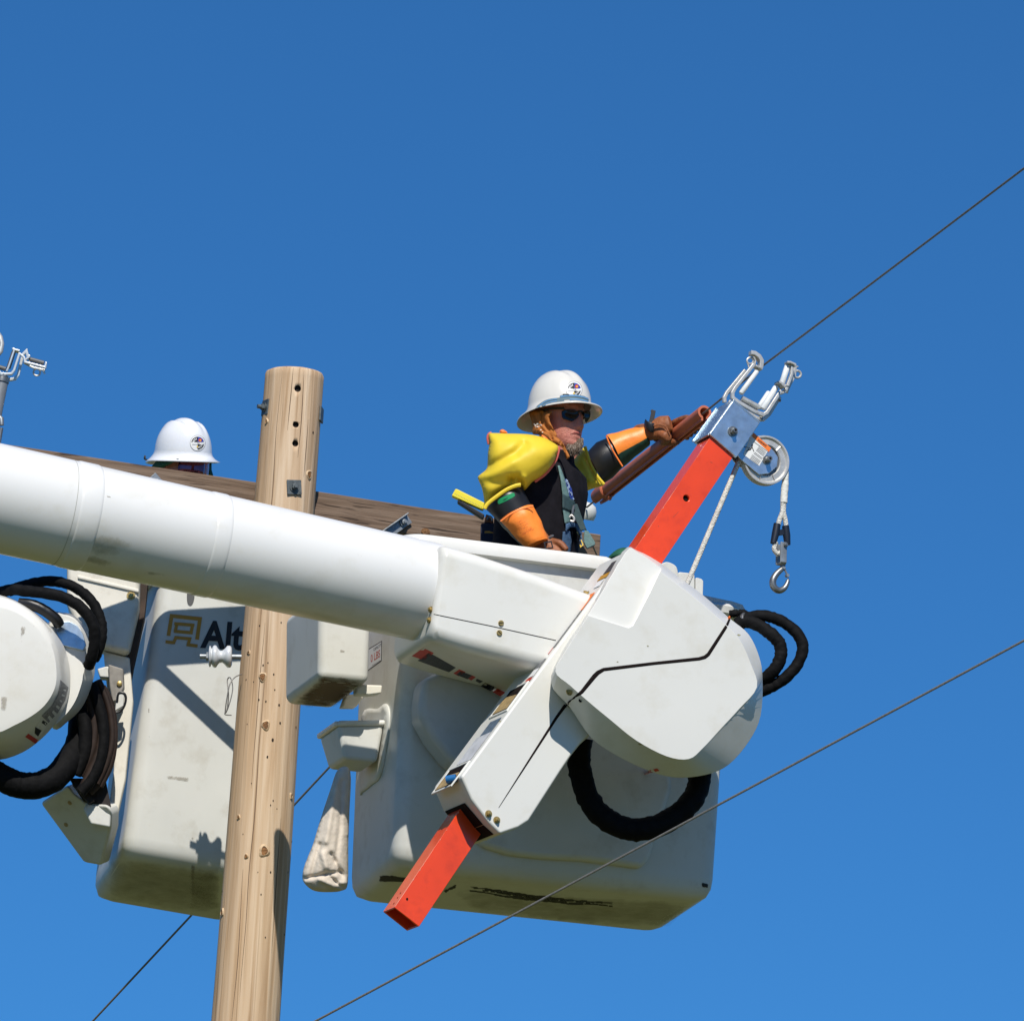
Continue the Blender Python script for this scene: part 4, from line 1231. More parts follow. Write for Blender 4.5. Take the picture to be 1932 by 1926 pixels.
MB().tube([PH.pt(p, HF - .02) for p in zz(z14, (865, 620), (895, 635))], .005, 8).build('stop_screw', steel, hol)

# --- winch rope, splice, thimble
RP = SH
ra, rb = PH.pt(z3(1072, 905), RP), PH.pt(z3(688, 1815), RP)
wr = thing('winch_rope', 'pale braided rope passing over the pulley and hanging with a taped splice', 'rope', rb)
over = [PH.pt(z3(1262, 893), RP) + (HU * math.cos(t) + Zv * math.sin(t)) * (SR - .006) for t in [R(172 - 172 * i / 24) for i in range(25)]]
hang0 = PH.pt(z3(1418, 1005), RP)
hx = hang0.x
def hp2(x, y): return PH.pt(z3(x, y), RP)
MB().tube([rb, rb + (ra - rb) * .5, ra] + over + [hang0, hp2(1405, 1090)], .0092, 12).build('strand', rope, wr, sharp=80)
MB().tube(cr([hp2(1412, 985), hp2(1410, 1060), hp2(1403, 1130), hp2(1400, 1195)], 5), [.0115] * 5 + [.0128] * 10 + [.0125], 14, wob=wob(4, .08)).build('tape_wrap', pm('rope_tape', (.70, .69, .63), .7, var=.08, vs=60, bump=.3, bs=90), wr, sharp=60)
MB().tube(cr([hp2(1392, 1190), hp2(1390, 1260), hp2(1365, 1330), hp2(1352, 1400)], 5), .0088, 10).build('strand', rope, wr, sharp=80)
MB().tube(cr([hp2(1402, 1190), hp2(1398, 1260), hp2(1412, 1330), hp2(1420, 1400)], 5), .0088, 10).build('strand', rope, wr, sharp=80)
MB().tube(cr([hp2(1345, 1480), hp2(1330, 1530), hp2(1358, 1565), hp2(1385, 1545)], 5), .0085, 10).build('strand', rope, wr, sharp=80)
MB().tube([hp2(1352, 1348), hp2(1340, 1420), hp2(1324, 1490)], [.0125, .0135, .011], 14).build('rubber_sleeve', pm('navy_rubber', (.008, .012, .022), .45), wr)
MB().tube([hp2(1412, 1362), hp2(1420, 1430), hp2(1426, 1500)], [.0125, .0135, .011], 14).build('rubber_sleeve', MATS['navy_rubber'], wr)
MB().bar([hp2(1375, 1390), hp2(1383, 1430)], .02, .012, HN).build('thimble_bridge', MATS['navy_rubber'], wr)

# --- hook
hk = thing('load_hook', 'grey steel swivel hook with spring latch hanging at the end of the rope', 'hook', hp2(1375, 1840))
cl = MB()
cf0, cf1 = PH.pt(z3(1399, 1480), RP + .018), PH.pt(z3(1396, 1632), RP + .018)
cl.bar([cf0, cf1 + (cf0 - cf1) * .06, cf1 - HN * .005, cf1 - HN * .032, cf1 - HN * .037 + (cf0 - cf1) * .06, cf0 - HN * .037], .0055, .025, HU)
cl.build('clevis', galv, hk, bevel=.003, seg=2)
bm_ = MB(); bolt(bm_, PH.pt(z3(1408, 1500), RP + .018), HN, .0075, .01); bm_.build('clevis_pin', steel, hk)
MB().lathe(hp2(1392, 1640), hp2(1388, 1672) - hp2(1392, 1640), [(.010, 0), (.010, .006), (.0075, .007), (.0075, .020), (.010, .020)], 14).build('swivel', steel, hk)
hkp = cr([hp2(1392, 1668), hp2(1378, 1680), hp2(1345, 1712), hp2(1322, 1755), hp2(1326, 1800), hp2(1360, 1828), hp2(1400, 1815), hp2(1425, 1775), hp2(1432, 1735)], 5)
nh = len(hkp)
MB().tube(hkp, [.006 + .0062 * math.sin(math.pi * min(1, (i + 4) / (nh + 3))) ** 1.0 - (.004 if i > nh - 4 else 0) for i in range(nh)], 12).build('hook_body', steel, hk, sharp=80)
MB().tube([hp2(1402, 1660), hp2(1412, 1690), hp2(1430, 1722)], [.0045, .0035, .003], 8).build('latch', galv, hk)
MB().lathe(PH.pt(z3(1402, 1662), RP + .010), -HN, [(.006, 0), (.006, .02)], 10).build('latch_pin', galv, hk)
MB().lathe(PH.pt(z3(1430, 1718), RP + .007), -HN, [(.006, 0), (.006, .014)], 10).build('latch_tip', galv, hk)

# ================================================================== line hose on the upper wire
def on_wire(px):                                                      # depth of the wire at a picture column
    t = (px - 1107) / (1430 - 1107)
    return W0 + (W1 - W0) * t
h0, h1 = on_wire(1332), on_wire(1150)
YS[0] = 0.0
hd0 = at((1329.5, 778), h0.y); hd1 = at((1148, 922), h1.y)
ha = (hd0 - hd1).normalized()
lh = thing('line_hose', 'rust coloured rubber line hose slipped over the upper wire and gripped by the glove', 'line hose', hd1)
Lh = (hd0 - hd1).length
dn = (Zv * -1 - ha * (-Zv).dot(ha)).normalized(); sdv = ha.cross(dn)
def csec(s, r0, r1, gap=.34):
    out = []
    N = 26
    for k in range(N + 1):
        t = gap + (2 * math.pi - 2 * gap) * k / N
        out.append(hd1 + ha * s + (dn * math.cos(t) + sdv * math.sin(t)) * r0)
    for k in range(N, -1, -1):
        t = gap + (2 * math.pi - 2 * gap) * k / N
        out.append(hd1 + ha * s + (dn * math.cos(t) + sdv * math.sin(t)) * r1)
    return out
lm = MB().loft([csec(-.02, .0265, .018), csec(Lh * .3, .0265, .018), csec(Lh * .7, .0265, .018), csec(Lh, .0265, .018)])
lm.build('hose_body', hosered, lh, sharp=40)
lp = MB()
for sgn in (1, -1):
    lp.bar([hd1 + ha * s + dn * .0265 + sdv * sgn * .0085 for s in (-.02, Lh)], .008, .016, dn)
lp.build('lip', hosered, lh, bevel=.003)
cp_ = MB().loft([csec(-.10, .030, .019), csec(-.06, .034, .019), csec(-.005, .034, .019), csec(.0, .029, .019)])
cp_.build('end_coupling', hosered, lh, sharp=30)
MB().tube([hd1 + ha * .02 + dn * .036, hd1 + ha * .035 + dn * .052 + sdv * -.01], .008, 10).build('tie_knob', hosered, lh)
for px, s in ((z3(745, 705), .010),):
    pass

# ================================================================== second lift: boom tip at the left edge
b2 = thing('lift_boom', 'white rounded boom tip with black looped hoses at the left edge beside the lettered bucket', 'lift boom', at((0, 1260), .1))
P1, P2, P3 = PY(-.02), PY(.16), PY(.30)
c1 = cr(zz(z9, (-420, 480), (-250, 300), (-60, 250), (60, 268), (160, 315), (255, 385), (335, 475), (392, 590), (424, 720), (430, 860), (402, 960), (335, 1060), (235, 1140), (105, 1210), (-40, 1270), (-260, 1260), (-420, 1100)), 3, True)
c2 = cr(zz(z9, (-420, 470), (-250, 290), (-40, 232), (80, 262), (190, 320), (300, 400), (395, 495), (462, 610), (500, 740), (508, 870), (485, 1000), (410, 1150), (300, 1275), (160, 1375), (-20, 1430), (-260, 1420), (-420, 1240)), 3, True)
def rings_px(cs): return [[pl.pt(p, h) for p in c] for c, pl, h in cs]
mid = [(a[0] * .8 + b[0] * .2, a[1] * .8 + b[1] * .2) for a, b in zip(c1, c2)]
cen = np.array(c1).mean(0)
def shrink(c, k): return [(cen[0] + (p[0] - cen[0]) * k, cen[1] + (p[1] - cen[1]) * k) for p in c]
dm = MB().loft([[P1.pt(p, .022) for p in shrink(c1, .82)], [P1.pt(p, .018) for p in shrink(c1, .93)], [P1.pt(p, .0) for p in shrink(c1, .995)], [P1.pt(p, -.02) for p in mid], [P2.pt(p) for p in c2]])
d2 = dm.build('end_cover', gel, b2, sharp=45)
DM = dm.bvh()
for poly, mt in ((zz(z9, (436, 850), (495, 905), (470, 1000), (420, 1085), (350, 1160), (300, 1110), (370, 1040), (420, 950)), greyp), (zz(z9, (300, 1128), (352, 1165), (300, 1245), (262, 1268), (235, 1240)), white), (zz(z9, (205, 1238), (275, 1285), (258, 1312), (182, 1262)), redp), (zz(z9, (255, 1190), (300, 1215), (275, 1260), (250, 1235)), black), (zz(z9, (310, 1140), (345, 1165), (330, 1180), (300, 1160)), black)):
    m = MB(); patch(m, DM, poly, .003 if mt is greyp or mt is white else .0045, 1.6); m.build('decal', mt, d2, flat=True)
for seg in (((165, 520), (150, 620), (130, 760)), ((330, 640), (360, 680), (400, 740)), ((60, 850), (110, 845), (150, 850)), ((230, 440), (250, 470)), ((20, 1000), (40, 980), (30, 1040)), ((380, 620), (340, 600), (300, 610))):
    soft_patch(DM, stroke_poly(zz(z9, *seg), 1.5), faint, d2, 'scuff_mark', .001, 1.3)
for poly in (zz(z9, (0, 960), (60, 960), (50, 1080), (0, 1090)), zz(z9, (150, 450), (200, 470), (160, 560), (140, 560))):
    soft_patch(DM, poly, faint, d2, 'scuff_mark', .001, 2)
c3 = cr(zz(z9, (380, 380), (450, 365), (545, 392), (625, 490), (672, 630), (686, 770), (655, 910), (590, 1050), (490, 1150), (385, 1205), (300, 1000), (300, 600)), 4, True)
c4 = cr(zz(z9, (395, 390), (460, 380), (540, 410), (600, 500), (622, 630), (620, 770), (590, 910), (540, 1030), (460, 1130), (380, 1180), (310, 1000), (310, 600)), 4, True)
MB().loft([[PY(.17).pt(p) for p in shrink(c4, .98)], [PY(.19).pt(p) for p in c4], [PY(.24).pt(p) for p in c3], [PY(.34).pt(p) for p in c3]]).build('pivot_drum', gel, b2, sharp=50)
MB().prism([PY(.16).pt(p) for p in zz(z9, (440, 430), (500, 425), (560, 460), (600, 520), (622, 600), (600, 640), (500, 615), (440, 600), (400, 520))], (0, .02, 0)).build('clamp_bracket', zinc, b2, bevel=.003)
hose('hose_sleeve', zz(z9, (140, 300), (230, 310), (320, 350), (400, 410), (425, 450)), [.10, .09, .09, .10, .12], .021, blackrub, b2, 6, .05)
hose('hydraulic_hose', zz(z9, (-120, 300), (-20, 235), (80, 200), (200, 212), (340, 228), (480, 265), (600, 345), (672, 460), (682, 580), (660, 690), (640, 750)), [.14, .12, .10, .08, .06, .05, .05, .06, .08, .10, .14], .0215, blackfab, b2, 7, .14)
hose('hydraulic_hose', zz(z9, (60, 215), (190, 165), (340, 140), (470, 155), (590, 215), (680, 310), (728, 430), (735, 540), (705, 650), (680, 700)), [.16, .15, .14, .13, .13, .13, .13, .13, .14, .16], .0195, blackfab, b2, 8, .14)
hose('hydraulic_hose', zz(z9, (-160, 1440), (-60, 1510), (40, 1570), (150, 1610), (270, 1610), (390, 1560), (490, 1450), (570, 1300), (590, 1120), (560, 940)), [.16, .16, .16, .17, .19, .22, .26, .33, .40, .44], .050, blackfab, b2, 9, .06)
for i, (pts, r) in enumerate(((((660, 880), (700, 1000), (740, 1150), (745, 1300), (715, 1450), (650, 1580), (580, 1660)), .022), (((720, 880), (765, 980), (800, 1120), (808, 1290), (770, 1450), (700, 1600)), .012), (((700, 860), (745, 960), (785, 1100), (800, 1260), (780, 1420), (730, 1560), (640, 1660)), .018), (((690, 950), (722, 1060), (735, 1200), (715, 1360), (660, 1500), (600, 1620)), .016), (((640, 950), (672, 1080), (680, 1250), (650, 1400), (580, 1540)), .020), (((740, 900), (790, 1000), (822, 1150), (822, 1320), (790, 1480), (720, 1620)), .013), (((600, 1100), (620, 1250), (600, 1400), (540, 1530)), .026))):
    hose('coiled_hose', zz(z9, *pts), [.26 + .015 * (i % 3)] * len(pts), r, blackfab if i in (0, 6) else brownhose, b2, 11 + i, .05)
hk2 = MB().prism([PY(.30).pt(p) for p in zz(z9, (560, 1560), (680, 1720), (640, 1740), (520, 1600))], (0, .05, 0)); hk2.build('hose_guard', pm('dark_brown_cloth', (.02, .014, .012), .8), b2)
MB().prism([PY(.33).pt(p) for p in zz(z9, (500, 1560), (760, 1560), (800, 1760), (600, 1720))], (0, .03, 0)).build('hose_guard', MATS['dark_brown_cloth'], b2)

# ================================================================== narrow lettered bucket behind the pole
NY = R(14); TR = R(4.2)
u2 = V((math.cos(NY), math.sin(NY), 0)); v2 = V((-math.sin(NY), math.cos(NY), 0))
u2, z2v = (u2 * math.cos(TR) - Zv * math.sin(TR)), (Zv * math.cos(TR) + u2 * math.sin(TR))
NO = at((233, 1612), .46)
NW, ND = .565, .60
NHt = 1.12
nb = thing('work_bucket', 'narrow white bucket with dark lettering and gold emblem, partly behind the pole', 'bucket', NO)
tm2, TS2 = tub(NO, u2, v2, NW, ND, NHt, .012, .055, .085, z2v)
tub2 = tm2.build('tub', gel2, nb, sharp=50)
T2 = tm2.bvh()
MB().loft([TS2(NHt - .05, -.002, .06, 0), TS2(NHt - .045, -.03, .085, 0), TS2(NHt - .012, -.034, .09, 0), TS2(NHt + .004, -.022, .08, 0), TS2(NHt + .006, .01, .05, 0), TS2(NHt - .02, .02, .045, 0)], False, False).build('rim_lip', gel2, nb, sharp=50)
def surf2(p, off=.0022):
    d = ray(*p); h = T2.ray_cast(CAM, d)
    if h[0] is None:
        return Pl(NO, -v2).pt(p, .006)
    return h[0] - d * off
NFP = Pl(NO, -v2)
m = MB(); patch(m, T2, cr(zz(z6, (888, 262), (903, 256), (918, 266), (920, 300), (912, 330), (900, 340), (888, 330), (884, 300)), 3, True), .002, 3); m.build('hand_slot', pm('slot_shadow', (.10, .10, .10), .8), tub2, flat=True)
lg = MB()
for seg, wdt in ((((797, 482), (812, 388), (946, 402), (932, 500)), 18), (((824, 424), (920, 432)), 15), (((822, 460), (912, 468)), 15), (((836, 430), (830, 456)), 15), (((910, 438), (905, 462)), 15), (((783, 510), (822, 514), (832, 490), (898, 496), (890, 524), (935, 530)), 15)):
    sp_ = stroke_poly(zz(z6, *seg), wdt * .3988)
    patch(lg, T2, sp_, .0022, 4, plane=NFP, inner=False)
lg.build('emblem', gold, tub2, flat=True)
a, b, c = surf2(z6(946, 541)), surf2(z6(1290, 560)), surf2(z6(958, 408))
text('Altec', 'lettering', black, tub2, a, b - a, c - a, .028)
for poly in (zz(z6, (890, 1560), (1040, 1575), (1040, 1800), (900, 1780)), zz(z6, (500, 1530), (1040, 1590), (1040, 1810), (520, 1730))):
    soft_patch(T2, poly, moss, tub2, 'grime', .0015, 4, NFP)
soft_patch(T2, zz(z6, (900, 1560), (925, 1560), (920, 1720), (905, 1720)), faint, tub2, 'scuff_mark', .0018, 2, NFP)
for poly in (zz(z6, (698, 822), (708, 820), (709, 848), (700, 848)), zz(z6, (700, 955), (710, 955), (708, 968)), zz(z6, (900, 1435), (920, 1430), (914, 1455)), zz(z6, (780, 1140), (900, 1150), (890, 1175), (790, 1160))):
    soft_patch(T2, poly, faint, tub2, 'scuff_mark', .0012, 1.5)

# mounting plates and brackets on its left side
MB().prism([PY(.40).pt(p) for p in zz(z9, (480, -70), (1010, 70), (1002, 330), (925, 655), (740, 612), (600, 560), (480, 300))], (0, .16, 0)).build('mount_box', cream, nb, bevel=.02, seg=3)
MB().prism([PY(.392).pt(p) for p in zz(z9, (560, 95), (1002, 196), (1000, 222), (560, 120))], (0, .02, 0)).build('ridge', cream, nb, bevel=.004)
bm_ = MB(); bolt(bm_, PY(.40).pt(z9(945, 245)), (0, -1, 0), .011, .012); bm_.build('bolt', brass, nb)
MB().prism([PY(.47).pt(p) for p in zz(z9, (985, 60), (1070, 110), (1040, 400), (960, 760), (900, 1100), (870, 1560), (826, 1900), (800, 1930), (800, 1860), (830, 1300), (905, 760), (985, 330))], (0, .06, 0)).build('rubber_gasket', pm('rusty_gap', (.05, .03, .02), .8, var=.5, vs=14), nb)
MB().prism([PY(.46).pt(p) for p in zz(z9, (745, 640), (935, 690), (960, 1000), (905, 1560), (835, 1880), (770, 1860), (820, 1500), (830, 1200), (770, 900))], (0, .05, 0)).build('mount_plate', cream, nb, bevel=.006)
MB().prism([PY(.40).pt(p) for p in zz(z9, (700, 770), (770, 750), (840, 772), (850, 800), (820, 838), (720, 830))], (0, .06, 0)).build('hose_saddle', gel2, nb, bevel=.006)
MB().prism([PY(.38).pt(p) for p in zz(z9, (780, 735), (890, 770), (895, 900), (850, 1000), (810, 1010), (790, 900))], (0, .05, 0)).build('hose_saddle', pm('grey_bracket', (.24, .22, .19), .6, var=.3, vs=30), nb, bevel=.006)
MB().lathe(PY(.38).pt(z9(862, 880)), (0, -1, 0), [(.010, 0), (.010, .006), (.006, .008)], 16).build('bolt', brass, nb)
MB().tube(cr([PY(.36).pt(p) for p in zz(z9, (825, 1085), (870, 1078), (900, 1030), (908, 975), (890, 945), (855, 950), (845, 1010))], 5), .0045, 8).build('lanyard_ring', blackrub, nb)
MB().prism([PY(.36).pt(p) for p in zz(z9, (840, 950), (900, 940), (890, 1040), (830, 1075))], (0, .02, 0)).build('ring_bracket', gel2, nb, bevel=.004)
LBP = Pl(at(z6(450, 1300), .345), (-.42, -.60, -.68))
MB().prism([LBP.pt(p) for p in zz(z6, (190, 1272), (318, 1188), (350, 1230), (405, 1272), (508, 1284), (528, 1312), (526, 1392), (480, 1568), (395, 1553))], (.02, .14, .04)).build('lower_bracket', gel2, nb, bevel=.02, seg=3)
MB().prism([PY(.329).pt(p) for p in zz(z6, (392, 1300), (412, 1275), (506, 1288), (524, 1320), (520, 1388), (430, 1372))], (0, .02, 0)).build('bracket_face', gel2, nb, bevel=.008)
for p in (z6(330, 1272), z6(312, 1375)):
    MB().lathe(LBP.pt(p), LBP.n, [(.009, -.001), (.009, .001)], 14).build('drilled_hole', tanfoam, nb)

# ================================================================== second jib with wire holder at the upper left edge
j2 = thing('jib_arm', 'grey round jib pole with an aluminium wire holder at the upper left edge', 'jib arm', at((-30, 1000), .30))
JP = PY(.30)
MB().tube([JP.pt(p) for p in zz(z5, (-120, 1120), (-58, 800), (18, 440))], [.0255, .0255, .0235], 20).build('pole', pm('grey_paint', (.25, .26, .27), .45, .3, var=.1, vs=20), j2)
MB().tube([JP.pt(p, .02) for p in zz(z5, (-20, 700), (8, 730), (12, 780))], [.006, .011, .009], 12).build('clamp_knob', galv, j2)
MB().tube([JP.pt(p, .02) for p in zz(z5, (10, 800), (-10, 920), (-30, 1010))], .008, 10).build('clamp_rod', steel, j2)
MB().lathe(JP.pt(z5(12, 452)), JP.pt(z5(30, 370)) - JP.pt(z5(12, 452)), [(.028, 0), (.028, .012), (.022, .016), (.022, .025)], 20).build('ferrule', steel, j2)
wh2 = MB()
def bars2(pts, h, wx, wy): wh2.bar([JP.pt(p, h) for p in zz(z5, *pts)], wx, wy, (0, -1, 0))
bars2(((-60, 330), (0, 385), (40, 392), (88, 388), (108, 360), (150, 230)), .012, .009, .012)
bars2(((-60, 360), (10, 425), (80, 432), (115, 425), (140, 395), (175, 240)), -.03, .011, .012)
bars2(((50, 372), (68, 330), (110, 205), (150, 215)), .014, .007, .014)
bars2(((95, 203), (148, 222)), 0, .008, .03)
bars2(((150, 235), (185, 265), (190, 300), (345, 340), (352, 300)), .012, .008, .012)
bars2(((165, 250), (200, 215), (215, 260)), .01, .011, .010)
bars2(((205, 200), (207, 240)), .01, .006, .008)
bars2(((190, 285), (220, 262), (225, 245)), .012, .008, .012)
bars2(((180, 300), (250, 340), (345, 362)), -.01, .008, .008)
bars2(((335, 350), (330, 372), (345, 386)), -.01, .006, .008)
bars2(((-20, 350), (10, 392), (30, 385)), .016, .009, .012)
ho2 = wh2.build('wire_holder', pm('bright_aluminium', (.68, .68, .64), .35, .75, var=.1, vs=40), j2, bevel=.0015, seg=2)
MB().tube([JP.pt(p, -.01) for p in [z5(281 + 26 * math.cos(t), 376 + 26 * math.sin(t)) for t in [i * math.pi / 10 for i in range(20)]]], .0035, 8, close=True).build('eyelet', alu, ho2)
for p, q in (((64, 345), (104, 222)), ((222, 275), (335, 306)), ((-60, 320), (44, 352))):
    a, b = JP.pt(z5(*p), .0), JP.pt(z5(*q), .0)
    MB().lathe(a, b - a, [(.0085, 0), (.0085, (b - a).length)], 16).build('roller', pm('dark_roller', (.10, .10, .10), .5), ho2)
MB().tube([JP.pt(p, .01) for p in zz(z5, (-25, 250), (5, 215), (13, 160), (2, 110), (-25, 70))], .010, 10).build('left_prong', alu, ho2)

# ================================================================== people
def gauss(x, s): return math.exp(-(x / s) ** 2)

def head_rings(mb, H, wide=1.0):
    """a head with brow, sockets, nose, lips, chin and ears; H(f, l, z): forward, to its left, up from eye level"""
    prof = [(-.128, .040, .030, .022), (-.120, .068, .020, .040), (-.105, .082, .045, .052), (-.085, .086, .062, .060), (-.06, .089, .075, .065), (-.03, .091, .085, .070),
            (0, .092, .092, .074), (.03, .094, .098, .076), (.06, .090, .100, .075), (.09, .076, .090, .066), (.112, .052, .066, .048), (.125, .02, .03, .02)]
    zs = np.linspace(-.128, .125, 52)
    P = np.array(prof)
    rings = []
    n = 64
    for z in zs:
        fr, bk, wd = [float(np.interp(z, P[:, 0], P[:, i])) for i in (1, 2, 3)]
        off = float(np.interp(z, [-.128, -.09, 0], [.018, .006, 0]))
        ring = []
        for k in range(n):
            t = 2 * math.pi * k / n
            c, s = math.cos(t), math.sin(t)
            l = wd * wide * math.copysign(abs(s) ** .9, s)
            f = (fr if c > 0 else bk) * math.copysign(abs(c) ** .85, c) + off
            if c > 0:
                nz_ = float(np.interp(z, [-.058, -.050, -.042, -.025, 0, .015, .03], [0, .014, .027, .019, .010, .004, 0]))
                nw = float(np.interp(z, [-.055, -.045, -.02, .02], [.017, .016, .010, .009]))
                f += nz_ * gauss(l, nw)
                f += .008 * gauss(abs(l) - .013, .006) * gauss(z + .047, .008)          # nostrils
                f -= .010 * gauss(abs(l) - .032, .016) * gauss(z - .002, .013)          # sockets
                f += .005 * gauss(abs(l) - .025, .025) * gauss(z - .024, .008)          # brow
                f += .004 * gauss(abs(l) - .048, .018) * gauss(z + .028, .016)          # cheekbones
                f -= .003 * gauss(abs(l) - .030, .010) * gauss(z + .062, .016)          # crease beside the mouth
                f += .006 * gauss(l, .024) * (gauss(z + .069, .006) + gauss(z + .083, .006))
                f -= .003 * gauss(l, .024) * gauss(z + .0755, .003)
                f += .008 * gauss(l, .022) * gauss(z + .112, .012)
            ring.append(H(f, l, z))
        rings.append(ring)
    mb.loft(rings)
    for s in (1, -1):
        mb.loft([[H(-.012 + r * .95 * math.cos(a), s * (.070 * wide + d), -.012 + r * 1.7 * math.sin(a)) for a in [2 * math.pi * i / 14 for i in range(14)]] for r, d in ((.012, -.006), (.017, .006), (.019, .014), (.010, .012))])

def hat(par, H, shell, size=1.0):
    """full-brim hard hat with three ridges; H(f, l, z) from the centre of its brim"""
    n = 72
    a, b, h = .121 * size, .106 * size, .133 * size
    def dome(t, ph, ins=0.0):
        c = math.cos(ph); s = math.sin(ph)
        f = (a - ins) * math.cos(t) * c ** .72; l = (b - ins) * math.sin(t) * c ** .72
        rdg = .012 * gauss(l, .021) + .009 * gauss(abs(l) - .050, .013) - .006 * gauss(abs(l) - .031, .008)
        fb = max(0, 1 - abs(f) / (a * 1.02)) ** .5
        z = (h - ins) * s ** .92 + rdg * s ** 1.2 * (.35 + .65 * fb)
        return H(f, l, z)
    phs = [R(p) for p in (0, 4, 9, 15, 22, 30, 38, 46, 54, 61, 68, 74, 79, 83, 86.5, 89.5)]
    m = MB().loft([[dome(2 * math.pi * k / n, p) for k in range(n)] for p in phs], False, True)
    ht = m.build('hard_hat', shell, par, sharp=60)
    def brim(t, q, dz):
        c, s = math.cos(t), math.sin(t)
        of = (.168 if c > 0 else .170) * size; ol = .130 * size
        f = (a * (1 - q) + of * q) * c; l = (b * (1 - q) + ol * q) * s
        drop = -.023 * max(q, 0) ** .7 - (.018 * q if c < 0 else 0) * abs(c) ** 1.5 + .006 * q * (c if c > 0 else 0)
        return H(f, l, drop + dz + .006 * (1 - q) ** 2)
    rows = [(0.0, .010), (.03, .004), (.15, .001), (.4, 0), (.7, 0), (.93, .0008), (.99, .0008), (1.0, -.0010), (.985, -.0035), (.9, -.004), (.6, -.0042), (.2, -.0045), (-.06, -.004)]
    bm2 = MB().loft([[brim(2 * math.pi * k / n, q, d) for k in range(n)] for q, d in rows], False, False)
    bo2 = bm2.build('brim', shell, ht, sharp=60)
    return ht, m.bvh(), bm2.bvh()

def sticker(ht, bv, c, r, rot=0.0):
    def disc(cx, cy, rr, k=20): return [(cx + rr * .97 * math.cos(t), cy + rr * math.sin(t)) for t in [2 * math.pi * i / k for i in range(k)]]
    def put(poly, mat, off, nm='emblem', par=None):
        m = MB(); patch(m, bv, poly, off, 1.5); return m.build(nm, mat, par or ht, flat=True)
    x, y = c
    st = put(disc(x, y, r), greyp, .0012, 'sticker')
    put(disc(x, y, r * .95), white, .0016, par=st)
    def arcpoly(a0, a1, r0, r1):
        A = [R(a0 + (a1 - a0) * i / 8) for i in range(9)]
        return [(x + r1 * math.cos(t), y - r1 * math.sin(t)) for t in A] + [(x + r0 * math.cos(t), y - r0 * math.sin(t)) for t in A[::-1]]
    put(arcpoly(88, 172, r * .08, r * .80), black, .0021, par=st)
    put(arcpoly(12, 88, r * .14, r * .80), bluep, .0021, par=st)
    put(arcpoly(-6, -92, r * .10, r * .80), black, .0021, par=st)
    put(disc(x + r * .30, y - r * .38, r * .22, 12), redp, .0026, par=st)
    put(disc(x + r * .33, y - r * .36, r * .10, 10), yelp, .0031, par=st)
    for a_ in (110, 128, 146, 162): put(arcpoly(a_ - 5, a_ + 4, r * .45, r * .68), white, .0026, par=st)
    for a_ in (-25, -42, -60, -76): put(arcpoly(a_ - 4, a_ + 4, r * .42, r * .66), white, .0026, par=st)
    put([(x - r * .72, y - r * .12), (x + r * .74, y - r * .10), (x + r * .74, y + r * .16), (x - r * .72, y + r * .14)], white, .0034, par=st)
    put([(x - r * .16, y + r * .52), (x - r * .02, y + r * .24), (x + r * .10, y + r * .52)], yelp, .0026, par=st)
    try:
        d = ray(x, y); q = bv.ray_cast(CAM, d)[0] - d * .0042
        text('EEA', 'lettering', greyp, st, q - RGT * r * .22 * M_PX - UPV * r * .10 * M_PX, RGT * r * .5 * M_PX, UPV * r * .2 * M_PX, .02)
    except Exception:
        pass
    return st

# ------------------------------------------------------------------ lineman in yellow sleeves
YS[0] = -.45
MY = -.22
HYAW = R(50)
fv = V((math.sin(HYAW), -math.cos(HYAW), 0)); lv = V((math.cos(HYAW), math.sin(HYAW), 0))
HC = at(z2(1000, 563), MY)
def H1(f, l, z): return HC + fv * f + lv * l + Zv * z
floor_z = BO.z + .03
p1 = thing('person', 'man in dark glasses and yellow rubber sleeves gripping the rust coloured hose', 'person', V((at((1005, 1100), MY).x, MY + YS[0], floor_z)))
body = MB()
head_rings(body, H1)
TYAW = R(42)
tf = V((math.sin(TYAW), -math.cos(TYAW), 0)); tl = V((math.cos(TYAW), math.sin(TYAW), 0))
def oval(c, a, b, n=28): return [c + tl * (a * math.cos(t)) + tf * (b * math.sin(t)) for t in [2 * math.pi * k / n for k in range(n)]]
def TC(px, py): return at((px, py), MY)
torso = [(TC(1006, 1130), .165, .115), (TC(1008, 1075), .162, .118), (TC(1012, 1020), .160, .120), (TC(1018, 965), .172, .122), (TC(1026, 920), .180, .112), (TC(1035, 892), .150, .092), (TC(1043, 874), .085, .070), (TC(1049, 850), .062, .060), (TC(1054, 815), .058, .058)]
body.loft([oval(c, a, b) for c, a, b in torso])
hipz = TC(1006, 1130)
for s in (1, -1):
    hj = hipz + tl * s * .085 - Zv * .0
    kn_ = hj + tf * .03; kn_.z = (hj.z + floor_z) / 2 + .03
    an = V((hj.x, hj.y, floor_z + .09))
    body.tube([hj + Zv * .05, hj - Zv * .1, kn_, an + (kn_ - an) * .6, an, V((an.x, an.y, floor_z + .02))], [.09, .088, .058, .056, .042, .045], 16)
    body.tube([V((an.x, an.y, floor_z + .04)) - tf * .06, V((an.x, an.y, floor_z + .04)) + tf * .08, V((an.x, an.y, floor_z + .03)) + tf * .18], [.036, .042, .03], 14)
NS_, NE_, NW_ = at(z2(800, 960), -.34), at(z2(395, 1150), -.30), at(z2(850, 1712), -.38)
FS_, FE_, FW_ = at(z2(1085, 930), .06), at(z1(800, 632), .10), at(z1(1045, 478), .10)
body.tube([NS_ + (NE_ - NS_) * -.15, NS_, NE_, NE_ + (NW_ - NE_) * .4, NW_, NW_ + (NW_ - NE_).normalized() * .05], [.06, .058, .045, .043, .027, .024], 16)
